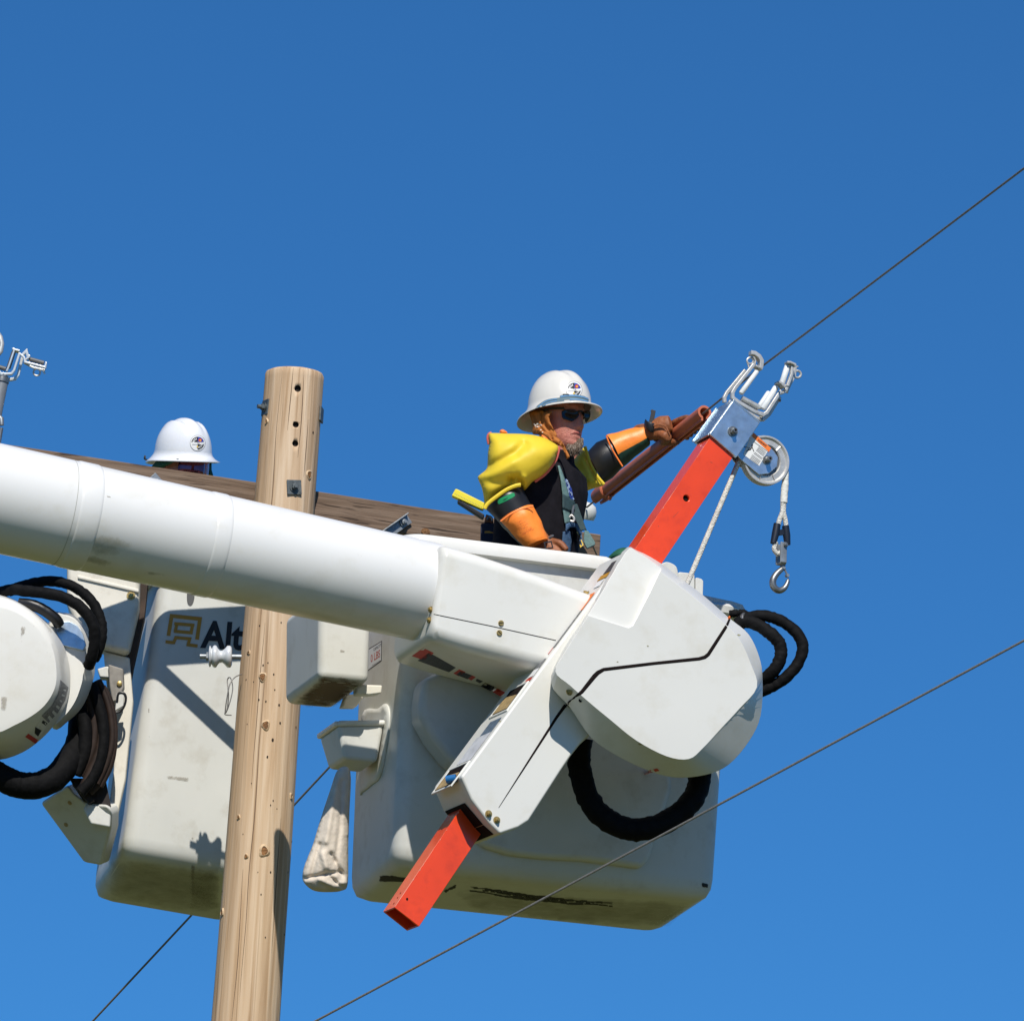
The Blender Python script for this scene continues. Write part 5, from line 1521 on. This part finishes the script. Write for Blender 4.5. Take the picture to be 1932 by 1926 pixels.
body.tube([FS_, FE_, FE_ + (FW_ - FE_) * .5, FW_, FW_ + (FW_ - FE_).normalized() * .05], [.045, .036, .032, .024, .022], 16)
bo1 = body.build('body', skin, p1, remesh=.0048, smooth_it=3)
B1 = bvh_of(bo1)
hb1 = MB(); head_rings(hb1, H1); HB1 = hb1.bvh()

# shirt, trousers
sm_ = MB()
rg = []
for i, (c, a, b) in enumerate(torso[:-1]):
    k = .011 if i < 6 else .004
    rg.append([p + (p - c).normalized() * noise.noise(V((p.x * 9, p.y * 9, p.z * 14))) * .007 for p in oval(c, a + k, b + k, 56)])
rg2 = []
for i in range(len(rg) - 1):
    for j in range(4):
        rg2.append([rg[i][q].lerp(rg[i + 1][q], j / 4) + (rg[i][q] - torso[i][0]).normalized() * noise.noise(V((rg[i][q].x * 7, rg[i][q].y * 7, i * .9 + j * .22))) * .006 for q in range(56)])
sm_.loft(rg2, False, False)
shirto = sm_.build('black_shirt', shirt, p1, sharp=80)
S1 = sm_.bvh()
tr = MB()
tr.loft([oval(hipz - Zv * .12, .15, .11), oval(hipz - Zv * .02, .172, .122), oval(hipz + Zv * .05, .176, .128)], False, False)
for s in (1, -1):
    hj = hipz + tl * s * .085; an = V((hj.x, hj.y, floor_z + .06)); kn_ = hj + tf * .03; kn_.z = (hj.z + floor_z) / 2 + .03
    tr.tube([hj, hj - Zv * .1, kn_, an], [.102, .098, .07, .06], 18)
tr.build('trousers', denim, p1)

# hat
hc_ = HC + Zv * .032 + fv * .002
HT = R(5)
fvh, zvh = fv * math.cos(HT) + Zv * math.sin(HT), Zv * math.cos(HT) - fv * math.sin(HT)
def HH(f, l, z): return hc_ + fvh * f + lv * l + zvh * z
hat1, HV1, HBR1 = hat(p1, HH, hatwhite)
sticker(hat1, HV1, z13(935, 420), 16.0)
# goggle strap round the hat
m = MB(); patch(m, [HV1, HBR1], stroke_poly(cr(zz(z13, (268, 775), (350, 700), (450, 635), (560, 605), (680, 592), (760, 580)), 4), [3, 6] + [7.5] * 19), .003, 2.5); m.build('strap', strap, hat1, flat=True)
m = MB(); patch(m, [HV1, HBR1], stroke_poly(cr(zz(z13, (690, 560), (800, 548), (900, 548), (1000, 555), (1100, 575), (1185, 605)), 4), [6, 9] + [9.5] * 15 + [8, 6, 4, 3]), .0042, 2.5); m.build('strap', strap, hat1, flat=True)
for seg, wdt in ((((282, 770), (350, 690), (450, 618), (560, 588), (640, 580)), 1.6), (((700, 540), (800, 523), (900, 520), (1000, 528), (1100, 548), (1180, 580)), 2.6), (((340, 760), (430, 680), (520, 640), (640, 612)), 1.4), (((860, 590), (960, 585), (1080, 600), (1180, 628)), 1.8)):
    m = MB(); patch(m, [HV1, HBR1], stroke_poly(cr(zz(z13, *seg), 4), wdt), .0062, 2.5); m.build('strap_stripe', strapblue, hat1, flat=True)
bk_ = [z13(*q) for q in ((752, 508), (838, 508), (860, 602), (778, 610))]
pts = [HV1.ray_cast(CAM, ray(*q))[0] for q in bk_]
pts = [q - ray(*p) * .007 for q, p in zip(pts, bk_) if q is not None]
if len(pts) == 4: MB().tube(pts, .0028, 8, close=True).build('buckle', black, hat1)

# sunglasses
gl = MB(); patch(gl, HB1, cr(zz(z13, (722, 800), (760, 772), (850, 762), (960, 775), (1015, 810), (1018, 860), (985, 910), (900, 962), (830, 945), (740, 915), (725, 870)), 4, True), .012, 2)
glo = gl.build('sunglasses', lens, p1, solid=.003, sharp=30)
gl = MB(); patch(gl, HB1, cr(zz(z13, (1070, 810), (1110, 795), (1195, 800), (1205, 830), (1200, 880), (1160, 960), (1130, 970), (1110, 900), (1070, 850)), 4, True), .010, 2)
gl.build('lens', lens, glo, solid=.003, sharp=30)
MB().tube([H1(.098, -.012, .010), H1(.104, 0, .012), H1(.098, .012, .010)], .004, 8).build('bridge', black, glo)
MB().tube([H1(.075, -.062, .012), H1(.03, -.082, .014), H1(-.01, -.082, .010)], .0045, 8).build('temple', black, glo)
MB().tube([H1(.07, .068, .010), H1(.02, .082, .012)], .0045, 8).build('temple', black, glo)
# mouth
m = MB(); patch(m, HB1, cr(zz(z13, (890, 1178), (950, 1148), (1000, 1140), (1040, 1158), (1058, 1190), (1020, 1205), (960, 1185)), 3, True), .0016, 1.2); m.build('lip', lipm, p1, flat=True)
m = MB(); patch(m, HB1, stroke_poly(zz(z13, (868, 1178), (920, 1170), (980, 1160), (1040, 1170)), .7), .0024, 1.2, inner=False); m.build('mouth_line', pm('mouth_dark', (.10, .03, .03), .7), p1, flat=True)
# beard: a fuzzy goatee
bd_ = cr(zz(z13, (800, 1370), (840, 1345), (900, 1350), (960, 1310), (1010, 1262), (1060, 1240), (1088, 1262), (1094, 1330), (1076, 1420), (1030, 1495), (960, 1535), (890, 1520), (835, 1460), (808, 1415)), 3, True)
FP = Pl(H1(.088, -.01, -.10), fv * .75 - lv * .55)
bdm = inflate(MB(), bd_, FP, .022, .03, 1.8)
beard = bdm.build('beard', hair, p1, sharp=80)
BDV = bdm.bvh()
st1, st2 = MB(), MB()
rnd = random.Random(3)
cnt = 0
while cnt < 420:
    p = z13(rnd.uniform(770, 1105), rnd.uniform(1215, 1560))
    h = BDV.ray_cast(CAM, ray(*p))
    if h[0] is None: continue
    q = h[0]; n_ = (-ray(*p) * .6 + V((rnd.uniform(-.3, .3), rnd.uniform(-.2, .2), -.9))).normalized()
    L_ = rnd.uniform(.005, .014)
    t_ = [q, q + n_ * L_ * .5 + V((rnd.uniform(-.002, .002), 0, 0)), q + n_ * L_ + V((rnd.uniform(-.005, .005), 0, -.003))]
    (st1 if rnd.random() < .78 else st2).tube(t_, [.0011, .0009, .0003], 4)
    cnt += 1
o = st1.build('beard_hair', hair, beard); o['kind'] = 'stuff'
o = st2.build('beard_hair', hairpale, beard); o['kind'] = 'stuff'

# bandana under the hat, hanging to the collar
BPL = Pl(H1(0, -.088, 0), -lv)
o1 = cr(zz(z13, (165, 800), (300, 770), (420, 790), (470, 900), (540, 1040), (600, 1120), (640, 1200), (600, 1260), (520, 1280), (400, 1200), (300, 1190), (220, 1170), (215, 1010)), 3, True)
bn = inflate(MB(), o1, BPL, .013, .03, 2.2, crease([(zz(z13, (250, 850), (300, 1000), (420, 1150)), 3, -.006), (zz(z13, (380, 820), (400, 1000), (500, 1120)), 3, -.008)]))
bno = bn.build('bandana', bandana, p1, sharp=80)
BNV = bn.bvh()
o2 = cr(zz(z13, (405, 820), (480, 790), (555, 800), (515, 880), (520, 960), (560, 1050), (600, 1130), (540, 1080), (455, 1000), (410, 900)), 3, True)
inflate(MB(), o2, Pl(H1(.02, -.096, 0), -lv), .012, .008, 2.0).build('bandana_fold', bandana, bno, sharp=80)
o3 = cr(zz(z13, (300, 1080), (420, 1130), (560, 1200), (660, 1250), (740, 1330), (800, 1450), (862, 1570), (800, 1605), (770, 1500), (720, 1400), (640, 1370), (520, 1310), (420, 1230), (330, 1150)), 3, True)
inflate(MB(), o3, Pl(H1(.03, -.094, 0), -lv), .017, .012, 2.0, crease([(zz(z13, (540, 1200), (560, 1270)), 1.8, -.016), (zz(z13, (700, 1330), (780, 1480)), 2.2, -.010)])).build('bandana_knot', bandana, bno, sharp=80)
pr_ = MB()
for x, y, r in ((270, 1030, 22), (310, 1010, 24), (350, 1020, 22), (310, 1055, 18), (345, 1050, 16), (280, 1060, 14), (365, 1110, 16), (395, 1150, 16), (630, 1245, 18), (250, 1010, 12), (375, 1030, 12)):
    patch(pr_, [BNV], [z13(x + r * .9 * math.cos(t), y + r * .6 * math.sin(t)) for t in [i * math.pi / 4 for i in range(8)]], .014, 2)
pr_.build('bandana_print', pm('cloth_white', (.62, .56, .48), .8), bno, flat=True)

# near sleeve
SPN = PY(-.40)
so = zz(z2, (360, 706), (420, 698), (520, 702), (640, 704), (760, 714), (870, 742), (950, 785), (1000, 828), (985, 890), (960, 960), (890, 1052), (830, 1105), (760, 1145), (715, 1195), (680, 1222), (650, 1180), (560, 1200), (470, 1250), (390, 1310), (335, 1362), (322, 1390), (316, 1300), (296, 1200), (262, 1118), (268, 1088), (335, 1032), (348, 980), (352, 880), (366, 790))
so = cr(so, 3, True)
fd = crease([(zz(z2, (350, 1010), (480, 950), (600, 880), (680, 800)), 9, -.022), (zz(z2, (570, 1120), (620, 1100), (655, 1150)), 6.5, -.034), (zz(z2, (610, 1090), (680, 1110), (690, 1170)), 6, .010),
             (zz(z2, (300, 1080), (420, 1040), (560, 960)), 13, .010), (zz(z2, (420, 740), (400, 860), (390, 940)), 12, .006), (zz(z2, (290, 1130), (400, 1150), (540, 1130)), 9, -.010), (zz(z2, (700, 830), (820, 860), (930, 880)), 16, .006), (zz(z2, (660, 760), (720, 800), (700, 850)), 10, -.006)])
sl = inflate(MB(), so, SPN, .105, .085, 2.6, fd, .45)
slo = sl.build('rubber_sleeve', yellow, p1, sharp=80)
def edge(pts, Y, r, mat, nm, par): MB().tube([at(p, Y) for p in cr(pts, 5)], r, 8).build(nm, mat, par)
edge(zz(z2, (1002, 828), (992, 885), (965, 960), (895, 1052), (835, 1105), (780, 1140)), -.405, .0055, pink, 'sleeve_edge', slo)
edge(zz(z2, (362, 800), (352, 750), (360, 712), (385, 696)), -.39, .0055, pink, 'sleeve_edge', slo)
edge(zz(z2, (322, 1392), (350, 1345), (430, 1280), (520, 1218), (600, 1182), (652, 1172)), -.475, .0075, yellow, 'cuff_roll', slo)
for pts in (((460, 678), (485, 664), (515, 678), (530, 700), (470, 700)), ((838, 716), (870, 722), (910, 760), (900, 772), (855, 748))):
    inflate(MB(), cr(zz(z2, *pts), 3, True), PY(-.36), .008, .008, 1.5).build('sleeve_tab', orp, slo)

# near gauntlet: black glove, orange and green protector, leather glove
def frust(secs, n=40, ext=None):
    """secs: (left px, right px, Y, depth ratio): round sections seen across their width"""
    rings = []
    for a, b, Y, dr in secs:
        A, B = at(a, Y), at(b, Y)
        c = (A + B) / 2; u = (B - A) / 2
        wv = V((0, 1, 0)) - u.normalized() * u.normalized().y
        wv = wv.normalized() * u.length * dr
        rings.append([c + u * math.cos(t) - wv * math.sin(t) for t in [2 * math.pi * k / n for k in range(n)]])
    return rings
def dense(rg, k=5):
    out = []
    for a, b in zip(rg[:-1], rg[1:]):
        for j in range(k): out.append([p.lerp(q, j / k) for p, q in zip(a, b)])
    return out + [rg[-1]]
gx = -.405
rg = frust([(z2(352, 1345), z2(648, 1150), gx + .01, .9), (z2(340, 1398), z2(668, 1190), gx, .92), (z2(395, 1450), z2(708, 1280), gx - .003, .92), (z2(450, 1510), z2(748, 1362), gx - .006, .92), (z2(480, 1545), z2(770, 1400), gx - .008, .9)])
gm = MB().loft(rg); gauo = gm.build('rubber_glove', blackrub, p1, sharp=60)
GMB = gm.bvh()
m = MB(); patch(m, GMB, cr(zz(z2, (440, 1325), (455, 1300), (575, 1246), (594, 1255), (590, 1280), (470, 1342), (448, 1343)), 3, True), .0015, 2); m.build('green_tag', green, gauo, flat=True)
m = MB()
for k in range(3): patch(m, GMB, stroke_poly(zz(z2, (488 + 4 * k, 1318 - 6 * k), (520 + 8 * k, 1302 - 7 * k)), .6), .0022, 2, inner=False)
m.build('tag_print', dkgreen, gauo, flat=True)
rg = frust([(z2(455, 1512), z2(765, 1362), gx - .006, 1.0), (z2(500, 1570), z2(798, 1420), gx - .012, .98), (z2(590, 1660), z2(848, 1530), gx - .014, .95), (z2(672, 1740), z2(895, 1640), gx - .016, .92), (z2(690, 1760), z2(905, 1668), gx - .016, .88)])
rg = dense(rg)
for k, r_ in enumerate(rg):
    c_ = sum(r_, V()) / len(r_)
    for i in range(len(r_)): r_[i] = r_[i] + (r_[i] - c_).normalized() * noise.noise(V((r_[i].x * 26, r_[i].y * 26, r_[i].z * 26))) * .004
pmb = MB().loft(rg, True, True)
prot = pmb.build('glove_protector', [orfab, dkgreen], p1, sharp=70, recalc=False)
def two_tone(o, n, lo, hi):
    for k, p in enumerate(o.data.polygons):
        t = math.degrees(2 * math.pi * ((k % n) + .5) / n)
        p.material_index = 0 if lo < t < hi else 1
two_tone(prot, 40, -1, 158)
PMB = pmb.bvh()
edge(zz(z2, (468, 1505), (560, 1440), (660, 1395), (768, 1364)), -.475, .003, orp, 'seam', prot)
ink = MB(); rnd = random.Random(11)
for row in range(6):
    x0, y0 = 612 + row * 9, 1520 + row * 22
    L_ = (78, 92, 100, 96, 118, 120)[row]
    for k in range(int(L_ / 12)):
        px, py = x0 + 4 + k * 12 , y0 - k * 6
        seg = [(px + rnd.uniform(-4, 4), py + rnd.uniform(-7, 7)) for _ in range(3)]
        patch(ink, PMB, stroke_poly(zz(z2, *seg), .45), .0016, 1.5, inner=False)
patch(ink, PMB, stroke_poly(zz(z2, (668, 1618), (755, 1570)), .4), .0016, 2, inner=False)
iko = ink.build('hand_lettering', pm('faded_ink', (.45, .06, .03), .6), prot, flat=True); iko['kind'] = 'stuff'

def glove(name, palm, fingers, thumb, mat, par, vox=.0035):
    m = MB()
    for pts, rr in palm: m.tube(pts, rr, 16)
    for pts, rr in fingers + [thumb]: m.tube(cr(pts, 4), list(np.interp(np.linspace(0, 1, (len(pts) - 1) * 4 + 1), np.linspace(0, 1, len(rr)), rr)), 12)
    o = m.build(name, mat, par, remesh=vox, smooth_it=4)
    return o
ax_ = (NW_ - NE_).normalized()
w0 = NW_ - ax_ * .005
k0_ = w0 + ax_ * .085 + V((.02, 0, -.01))
side = V((.62, -.35, .55)).normalized()
fg_ = []
for i in range(4):
    b0_ = k0_ + side * (.026 - .018 * i)
    fg_.append(([b0_ - ax_ * .02, b0_ + V((.012, -.008, -.03)), b0_ + V((.006, .008, -.062)), b0_ + V((-.012, .018, -.078 + .006 * abs(i - 1)))], [.0125, .0115, .0105, .009]))
glove('leather_glove', [([w0 - ax_ * .085, w0 - ax_ * .03, w0, w0 + ax_ * .05, k0_], [(.040, .038), (.038, .034), (.036, .030), (.043, .024), (.042, .020)])], fg_, ([w0 + ax_ * .02 + side * .03, w0 + ax_ * .05 + side * .052, w0 + ax_ * .088 + side * .055], [.014, .013, .010]), leather, p1)
MB().bar([at(p, gx - .065) for p in zz(z2, (868, 1700), (930, 1690), (945, 1745), (880, 1755))], .004, .006, (0, -1, 0), close=True).build('buckle', blackrub, p1)

# far sleeve, gauntlet and gloved hand on the line hose
fs = cr(zz(z2, (1120, 968), (1170, 900), (1238, 822), (1262, 880), (1290, 985), (1350, 1090), (1412, 1166), (1372, 1190), (1300, 1212), (1240, 1240), (1190, 1290), (1148, 1320), (1130, 1250), (1105, 1160), (1072, 1060)), 4, True)
fsm = inflate(MB(), fs, PY(-.03), .085, .07, 2.4, crease([(zz(z2, (1240, 860), (1275, 1000), (1390, 1170)), 4, .010), (zz(z2, (1262, 960), (1330, 1090), (1400, 1170)), 3, -.016), (zz(z2, (1150, 960), (1230, 1060), (1250, 1200)), 8, -.012)]), .45)
fso = fsm.build('rubber_sleeve', yellow, p1, sharp=80)
edge(zz(z2, (1240, 822), (1262, 900), (1290, 985), (1350, 1090), (1414, 1168)), -.085, .006, yellow, 'cuff_roll', fso)
fy = .085
rg = frust([(z1(738, 575), z1(820, 722), fy, .85), (z1(752, 560), z1(836, 712), fy, .9), (z1(790, 520), z1(872, 690), fy, .95), (z1(842, 498), z1(918, 642), fy, .95), (z1(850, 494), z1(924, 636), fy - .003, .9)])
fgl = MB().loft(rg).build('rubber_glove', blackrub, p1, sharp=60)
rg = frust([(z1(838, 484), z1(918, 640), fy, 1.02), (z1(848, 480), z1(930, 628), fy, 1.0), (z1(930, 460), z1(990, 580), fy - .01, .97), (z1(1018, 436), z1(1052, 530), fy - .02, .95), (z1(1028, 440), z1(1056, 522), fy - .02, .85)])
rg = dense(rg)
for k, r_ in enumerate(rg):
    c_ = sum(r_, V()) / len(r_)
    for i in range(len(r_)): r_[i] = r_[i] + (r_[i] - c_).normalized() * noise.noise(V((r_[i].x * 26, r_[i].y * 26, r_[i].z * 26))) * .004
fp_ = MB().loft(rg, True, True).build('glove_protector', [orfab, dkgreen], p1, sharp=70, recalc=False)
two_tone(fp_, 40, 66, 182)
edge(zz(z1, (840, 486), (858, 530), (882, 575), (920, 636)), fy - .075, .003, orp, 'seam', fp_)

def hosept(px, up=0.0, side=0.0):
    """a point by the line hose: up the picture's normal of its axis, side towards the camera"""
    s = (on_wire(px) - hd1).dot(ha)
    return hd1 + ha * s + upn * up + cam_n * side
upn = (UPV - ha * ha.dot(UPV)).normalized(); cam_n = ha.cross(upn)
if cam_n.y > 0: cam_n = -cam_n
RH = .0265
wr_ = at(z3(420, 690), fy - .03)
pc_ = at(z3(540, 640), fy - .055)
palm = [([at(z3(345, 700), fy - .0), at(z3(385, 690), fy - .02), wr_, at(z3(470, 670), fy - .045), at(z3(530, 640), fy - .06), at(z3(585, 620), fy - .07)], [(.034, .030), (.034, .028), (.032, .026), (.040, .026), (.040, .024), (.030, .020)])]
def px3(x): return z3(x, 0)[0]
fingers = []
for i, (xk, xe) in enumerate(((640, 700), (600, 672), (565, 645), (530, 620))):
    a_ = hosept(px3(xk) - 4, RH + .012, .026 - .006 * i)
    fingers.append(([at(z3(530 - 10 * i, 625 + 2 * i), fy - .060 + .012 * i), a_, hosept(px3(xe), RH + .012, -.012), hosept(px3(xe) + 6, .005, -RH - .013), hosept(px3(xe) + 8, -RH * .8, -RH - .006)], [.0155, .0135, .0125, .0115, .0095]))
thumb = ([at(z3(500, 700), fy - .055), at(z3(560, 725), fy - .085), hosept(px3(610), -RH * .55, RH + .014), hosept(px3(650), -RH - .006, RH * .55 + .006), hosept(px3(664), -RH - .012, RH * .3)], [.020, .0175, .0145, .0125, .0095])
glove('leather_glove', palm, fingers, thumb, leather, p1)
st_ = MB().tube([at(p, fy - .062) for p in cr(zz(z3, (398, 612), (420, 628), (450, 622)), 4)], [(.020, .004)] * 9, 10)
MB().tube(cr([at(z3(400, 622), fy - .055), at(z3(412, 640), fy - .072), at(z3(440, 652), fy - .078), at(z3(462, 655), fy - .074)], 5), [(.017, .004)] * 16, 10, flat=tuple(UPV)).build('wrist_strap', black, p1)
MB().prism([at(p, fy - .06) for p in zz(z3, (426, 612), (442, 545), (438, 530), (448, 522), (476, 532), (462, 606), (445, 625))], (0, .004, 0)).build('strap_end', black, p1, bevel=.001)
m = MB().tube(cr([at(z3(462, 640), fy - .082), at(z3(500, 632), fy - .090), at(z3(545, 645), fy - .096), at(z3(575, 700), fy - .098)], 5), .003, 6); m.build('glove_seam', leather, p1)

# harness and hanging gear
def strapp(name, poly, mat, off=.008, sp=3.0, par=None, solid=.004):
    m = MB(); patch(m, S1, poly, off, sp, plane=PY(MY - .12)); return m.build(name, mat, par or har, solid=solid, sharp=35)
m = MB(); patch(m, S1, zz(z2, (988, 998), (1006, 1000), (1050, 1120), (1095, 1290), (1035, 1290), (1015, 1130)), .008, 3, plane=PY(MY - .12)); har = m.build('harness', teal, p1, solid=.004, sharp=35)
strapp('chest_strap', zz(z2, (1030, 1250), (1120, 1310), (1142, 1330), (1125, 1425), (1030, 1385)), dkteal, .013)
strapp('shoulder_strap', zz(z2, (1032, 1385), (1098, 1410), (1100, 1520), (1052, 1528)), teal)
strapp('hip_strap', zz(z2, (1035, 1600), (1095, 1592), (1112, 1700), (1095, 1815), (1000, 1812), (1025, 1720)), denim, .02)
strapp('hip_strap', zz(z2, (1062, 1530), (1110, 1512), (1160, 1530), (1195, 1580), (1220, 1680), (1215, 1740), (1195, 1735), (1185, 1640), (1150, 1560), (1100, 1560), (1060, 1600)), denim, .03)
m = MB(); patch(m, S1, stroke_poly(zz(z2, (1168, 1600), (1200, 1660), (1222, 1720), (1200, 1738), (1190, 1690)), 1.8), .036, 3, plane=PY(MY - .15)); m.build('strap_piping', yelp, har, flat=True)
GP = PY(MY - .10)
MB().prism([GP.pt(p) for p in zz(z2, (1140, 1345), (1170, 1345), (1252, 1575), (1200, 1590), (1130, 1440))], (0, .010, 0)).build('lanyard_strap', dkteal, har, bevel=.002)
MB().prism([GP.pt(p, .008) for p in zz(z2, (1235, 1585), (1270, 1590), (1335, 1700), (1330, 1722), (1258, 1755), (1225, 1690))], (0, .012, 0)).build('strap_end', teal, har, bevel=.003)
m = MB(); patch(m, S1, zz(z2, (1050, 1115), (1075, 1120), (1120, 1210), (1138, 1310), (1118, 1318), (1085, 1240)), .006, 2, plane=PY(MY - .1)); m.build('blue_print_panel', bluep, shirto, flat=True)
m = MB(); rnd = random.Random(5)
for k in range(22):
    t = rnd.random(); x = 1065 + 60 * t + rnd.uniform(-14, 14); y = 1125 + 185 * t
    patch(m, S1, [z2(x + rnd.uniform(5, 9) * math.cos(a), y + rnd.uniform(6, 12) * math.sin(a)) for a in (0, 1.2, 2.5, 3.8, 5)], .0105, 2, plane=PY(MY - .106), inner=False)
m.build('pale_print', pm('pale_blue_print', (.35, .45, .62), .7), shirto, flat=True)
MB().tube([GP.pt(p, .012) for p in cr(zz(z2, (1098, 1470), (1115, 1450), (1140, 1475), (1135, 1505), (1105, 1500)), 4)], .004, 8).build('ring', alu, har)
MB().tube([GP.pt(p, .012) for p in zz(z2, (1125, 1440), (1128, 1400), (1140, 1360))], .0045, 8).build('snap_hook', steel, har)
MB().lathe(at(z2(915, 1655), gx - .05), (.6, -.6, .3), [(.006, 0), (.006, .012), (.003, .02)], 10).build('snap', steel, p1)

# tools behind him
tb = MB().prism([at(p, -.16) for p in zz(z12, (122, 116), (145, 122), (425, 262), (412, 332), (385, 325), (82, 188))], (0, .03, 0))
tl_ = thing('hand_tool', 'yellow plastic ruled tool sticking out behind the man with the orange glove cuffs', 'tool', at(z12(250, 220), -.16))
tb.build('yellow_bar', ygreen, tl_, bevel=.003)
MB().prism([at(p, -.155) for p in zz(z12, (148, 228), (170, 232), (425, 385), (412, 428), (390, 420), (140, 256))], (0, .03, 0)).build('black_edge', blackrub, tl_, bevel=.003)
tk = MB()
for k in range(18):
    x, y = 118 + 16 * k, 164 + 8.1 * k
    tk.prism([at(p, -.1612) for p in zz(z12, (x, y), (x + 5, y + 2.5), (x + 4, y + 10), (x - 1, y + 7))], (0, .0006, 0))
o = tk.build('ruler_mark', greyp, tl_, flat=True); o['kind'] = 'stuff'
pch = thing('tool_pouch', 'dark navy tool pouch on a strap behind the elbow of the man with orange cuffs', 'pouch', at(z12(480, 720), -.2))
MB().prism([at(p, -.20) for p in zz(z12, (385, 475), (470, 470), (560, 480), (560, 780), (380, 760))], (0, .08, 0)).build('pocket', navy, pch, bevel=.006)
MB().prism([at(p, -.17) for p in zz(z12, (540, 470), (640, 520), (760, 700), (800, 800), (540, 800))], (0, .08, 0)).build('holster', blackfab, pch, bevel=.006)
MB().prism([at(p, -.19) for p in zz(z12, (440, 380), (500, 400), (520, 470), (420, 470))], (0, .02, 0)).build('belt_loop', leather, pch, bevel=.003)
MB().tube([at(p, -.20) for p in zz(z12, (455, 440), (470, 410), (500, 420), (505, 450))], .004, 8).build('clip', steel, pch)
MB().prism([at(p, -.2012) for p in zz(z12, (425, 558), (470, 556), (515, 572), (515, 580), (425, 578))], (0, .0006, 0)).build('stitched_label', gold, pch, flat=True)
# green cover behind the jib housing
gc = inflate(MB(), cr(zz(z3, (140, 1600), (160, 1560), (205, 1528), (250, 1518), (290, 1530), (300, 1600)), 3, True), PY(-.35), .05, .05, 2.5)
tag(gc.build('cloth_cover', greencloth), 'small dark green cover showing just behind the top of the white jib housing', 'cover')

# ------------------------------------------------------------------ second lineman, half hidden by the crossarm
YS[0] = 0.0
M2Y = .82
YW2 = R(38)
fv2 = V((math.sin(YW2), -math.cos(YW2), 0)); lv2 = V((math.cos(YW2), math.sin(YW2), 0))
hc2 = at(z15(838, 945), M2Y)
HC2 = hc2 - Zv * .052 - fv2 * .004
def H2(f, l, z): return HC2 + fv2 * f + lv2 * l + Zv * z
_tz = Matrix.Rotation(R(15), 3, 'X')                                  # he looks down: hat tipped towards the camera
fv2h, lv2h, zv2h = _tz @ fv2, _tz @ lv2, _tz @ Zv
def HH2(f, l, z): return hc2 + fv2h * f + lv2h * l + zv2h * z
p2 = thing('person', 'man in clean white hard hat and mirrored goggles, peering over the timber crossarm', 'person', V((HC2.x, HC2.y, HC2.z - 1.36)))
b2_ = MB(); head_rings(b2_, H2)
def ov2(c, a, b, n=24): return [c + lv2 * (a * math.cos(t)) + fv2 * (b * math.sin(t)) for t in [2 * math.pi * k / n for k in range(n)]]
shf = lambda d: V((.17, .02, 0)) * min(1, max(0, (d - .1) / .35))
b2_.loft([ov2(HC2 - Zv * d - fv2 * .01 + shf(d), a, b) for d, a, b in ((.88, .10, .10), (.75, .165, .12), (.60, .155, .115), (.42, .18, .125), (.30, .19, .11), (.245, .15, .09), (.21, .08, .065), (.16, .06, .06), (.10, .058, .058))])
for s in (1, -1):
    q = HC2 - Zv * .29 + lv2 * s * .155 + shf(.4)
    b2_.tube([q, q - Zv * .27 + fv2 * .02, q - Zv * .34 + fv2 * .16 - lv2 * s * .05], [.05, .042, .03], 14)
    q = HC2 - Zv * .82 + lv2 * s * .08 + shf(.8)
    b2_.tube([q, q - Zv * .26 + fv2 * .08, q - Zv * .50], [.085, .06, .045], 14)
b2_.build('body', skin, p2, remesh=.005, smooth_it=2)
MB().loft([ov2(HC2 - Zv * d - fv2 * .01 + shf(d), a + .012, b + .012, 32) for d, a, b in ((.85, .15, .115), (.60, .155, .115), (.42, .18, .125), (.30, .19, .11), (.245, .15, .09), (.21, .08, .065))], False, False).build('shirt', greencloth, p2)
hat2, HV2, HBR2 = hat(p2, HH2, hatwhite2)
sticker(hat2, HV2, z15(1125, 705), 15.2)
hb2 = MB(); head_rings(hb2, H2); HB2 = hb2.bvh()
def shield(l0, l1, name, mat, par):
    n = 14
    rows = [[H2(.116 - 7.5 * l * l + .004 * math.cos(z / .03), l, z) for l in np.linspace(l0, l1, n)] for z in np.linspace(-.036, .030, 9)]
    v = [p for r_ in rows for p in r_]
    f = [(a * n + b, a * n + b + 1, (a + 1) * n + b + 1, (a + 1) * n + b) for a in range(8) for b in range(n - 1)]
    return MB().add(v, f).build(name, mat, par, solid=.003, sharp=60)
g2 = shield(-.072, .030, 'goggles', redlens, p2)
shield(.031, .072, 'lens', orlens, g2)
MB().tube([H2(.10, -.034, .02), H2(.104, -.034, -.005), H2(.102, -.026, -.025)], .0035, 8).build('lens_rim', pm('magenta_rim', (.35, .02, .12), .25), g2)
GN = Pl(H2(0, -.09, 0), -lv2)
inflate(MB(), zz(z15, (330, 1030), (480, 1010), (760, 1010), (700, 1060), (560, 1130), (440, 1190), (250, 1180), (220, 1160)), GN, .012, .03, 2).build('neck_flap', greencloth, p2, sharp=80)
inflate(MB(), zz(z15, (1330, 1100), (1400, 1050), (1400, 1230), (1440, 1370), (1300, 1340)), Pl(H2(.03, .08, 0), fv2), .012, .02, 2).build('neck_flap', greencloth, p2, sharp=80)
MB().tube([HH2(-.166, -.045, -.030), HH2(-.15, -.075, -.022), HH2(-.12, -.095, -.012)], .004, 8).build('goggle_strap', black, hat2)
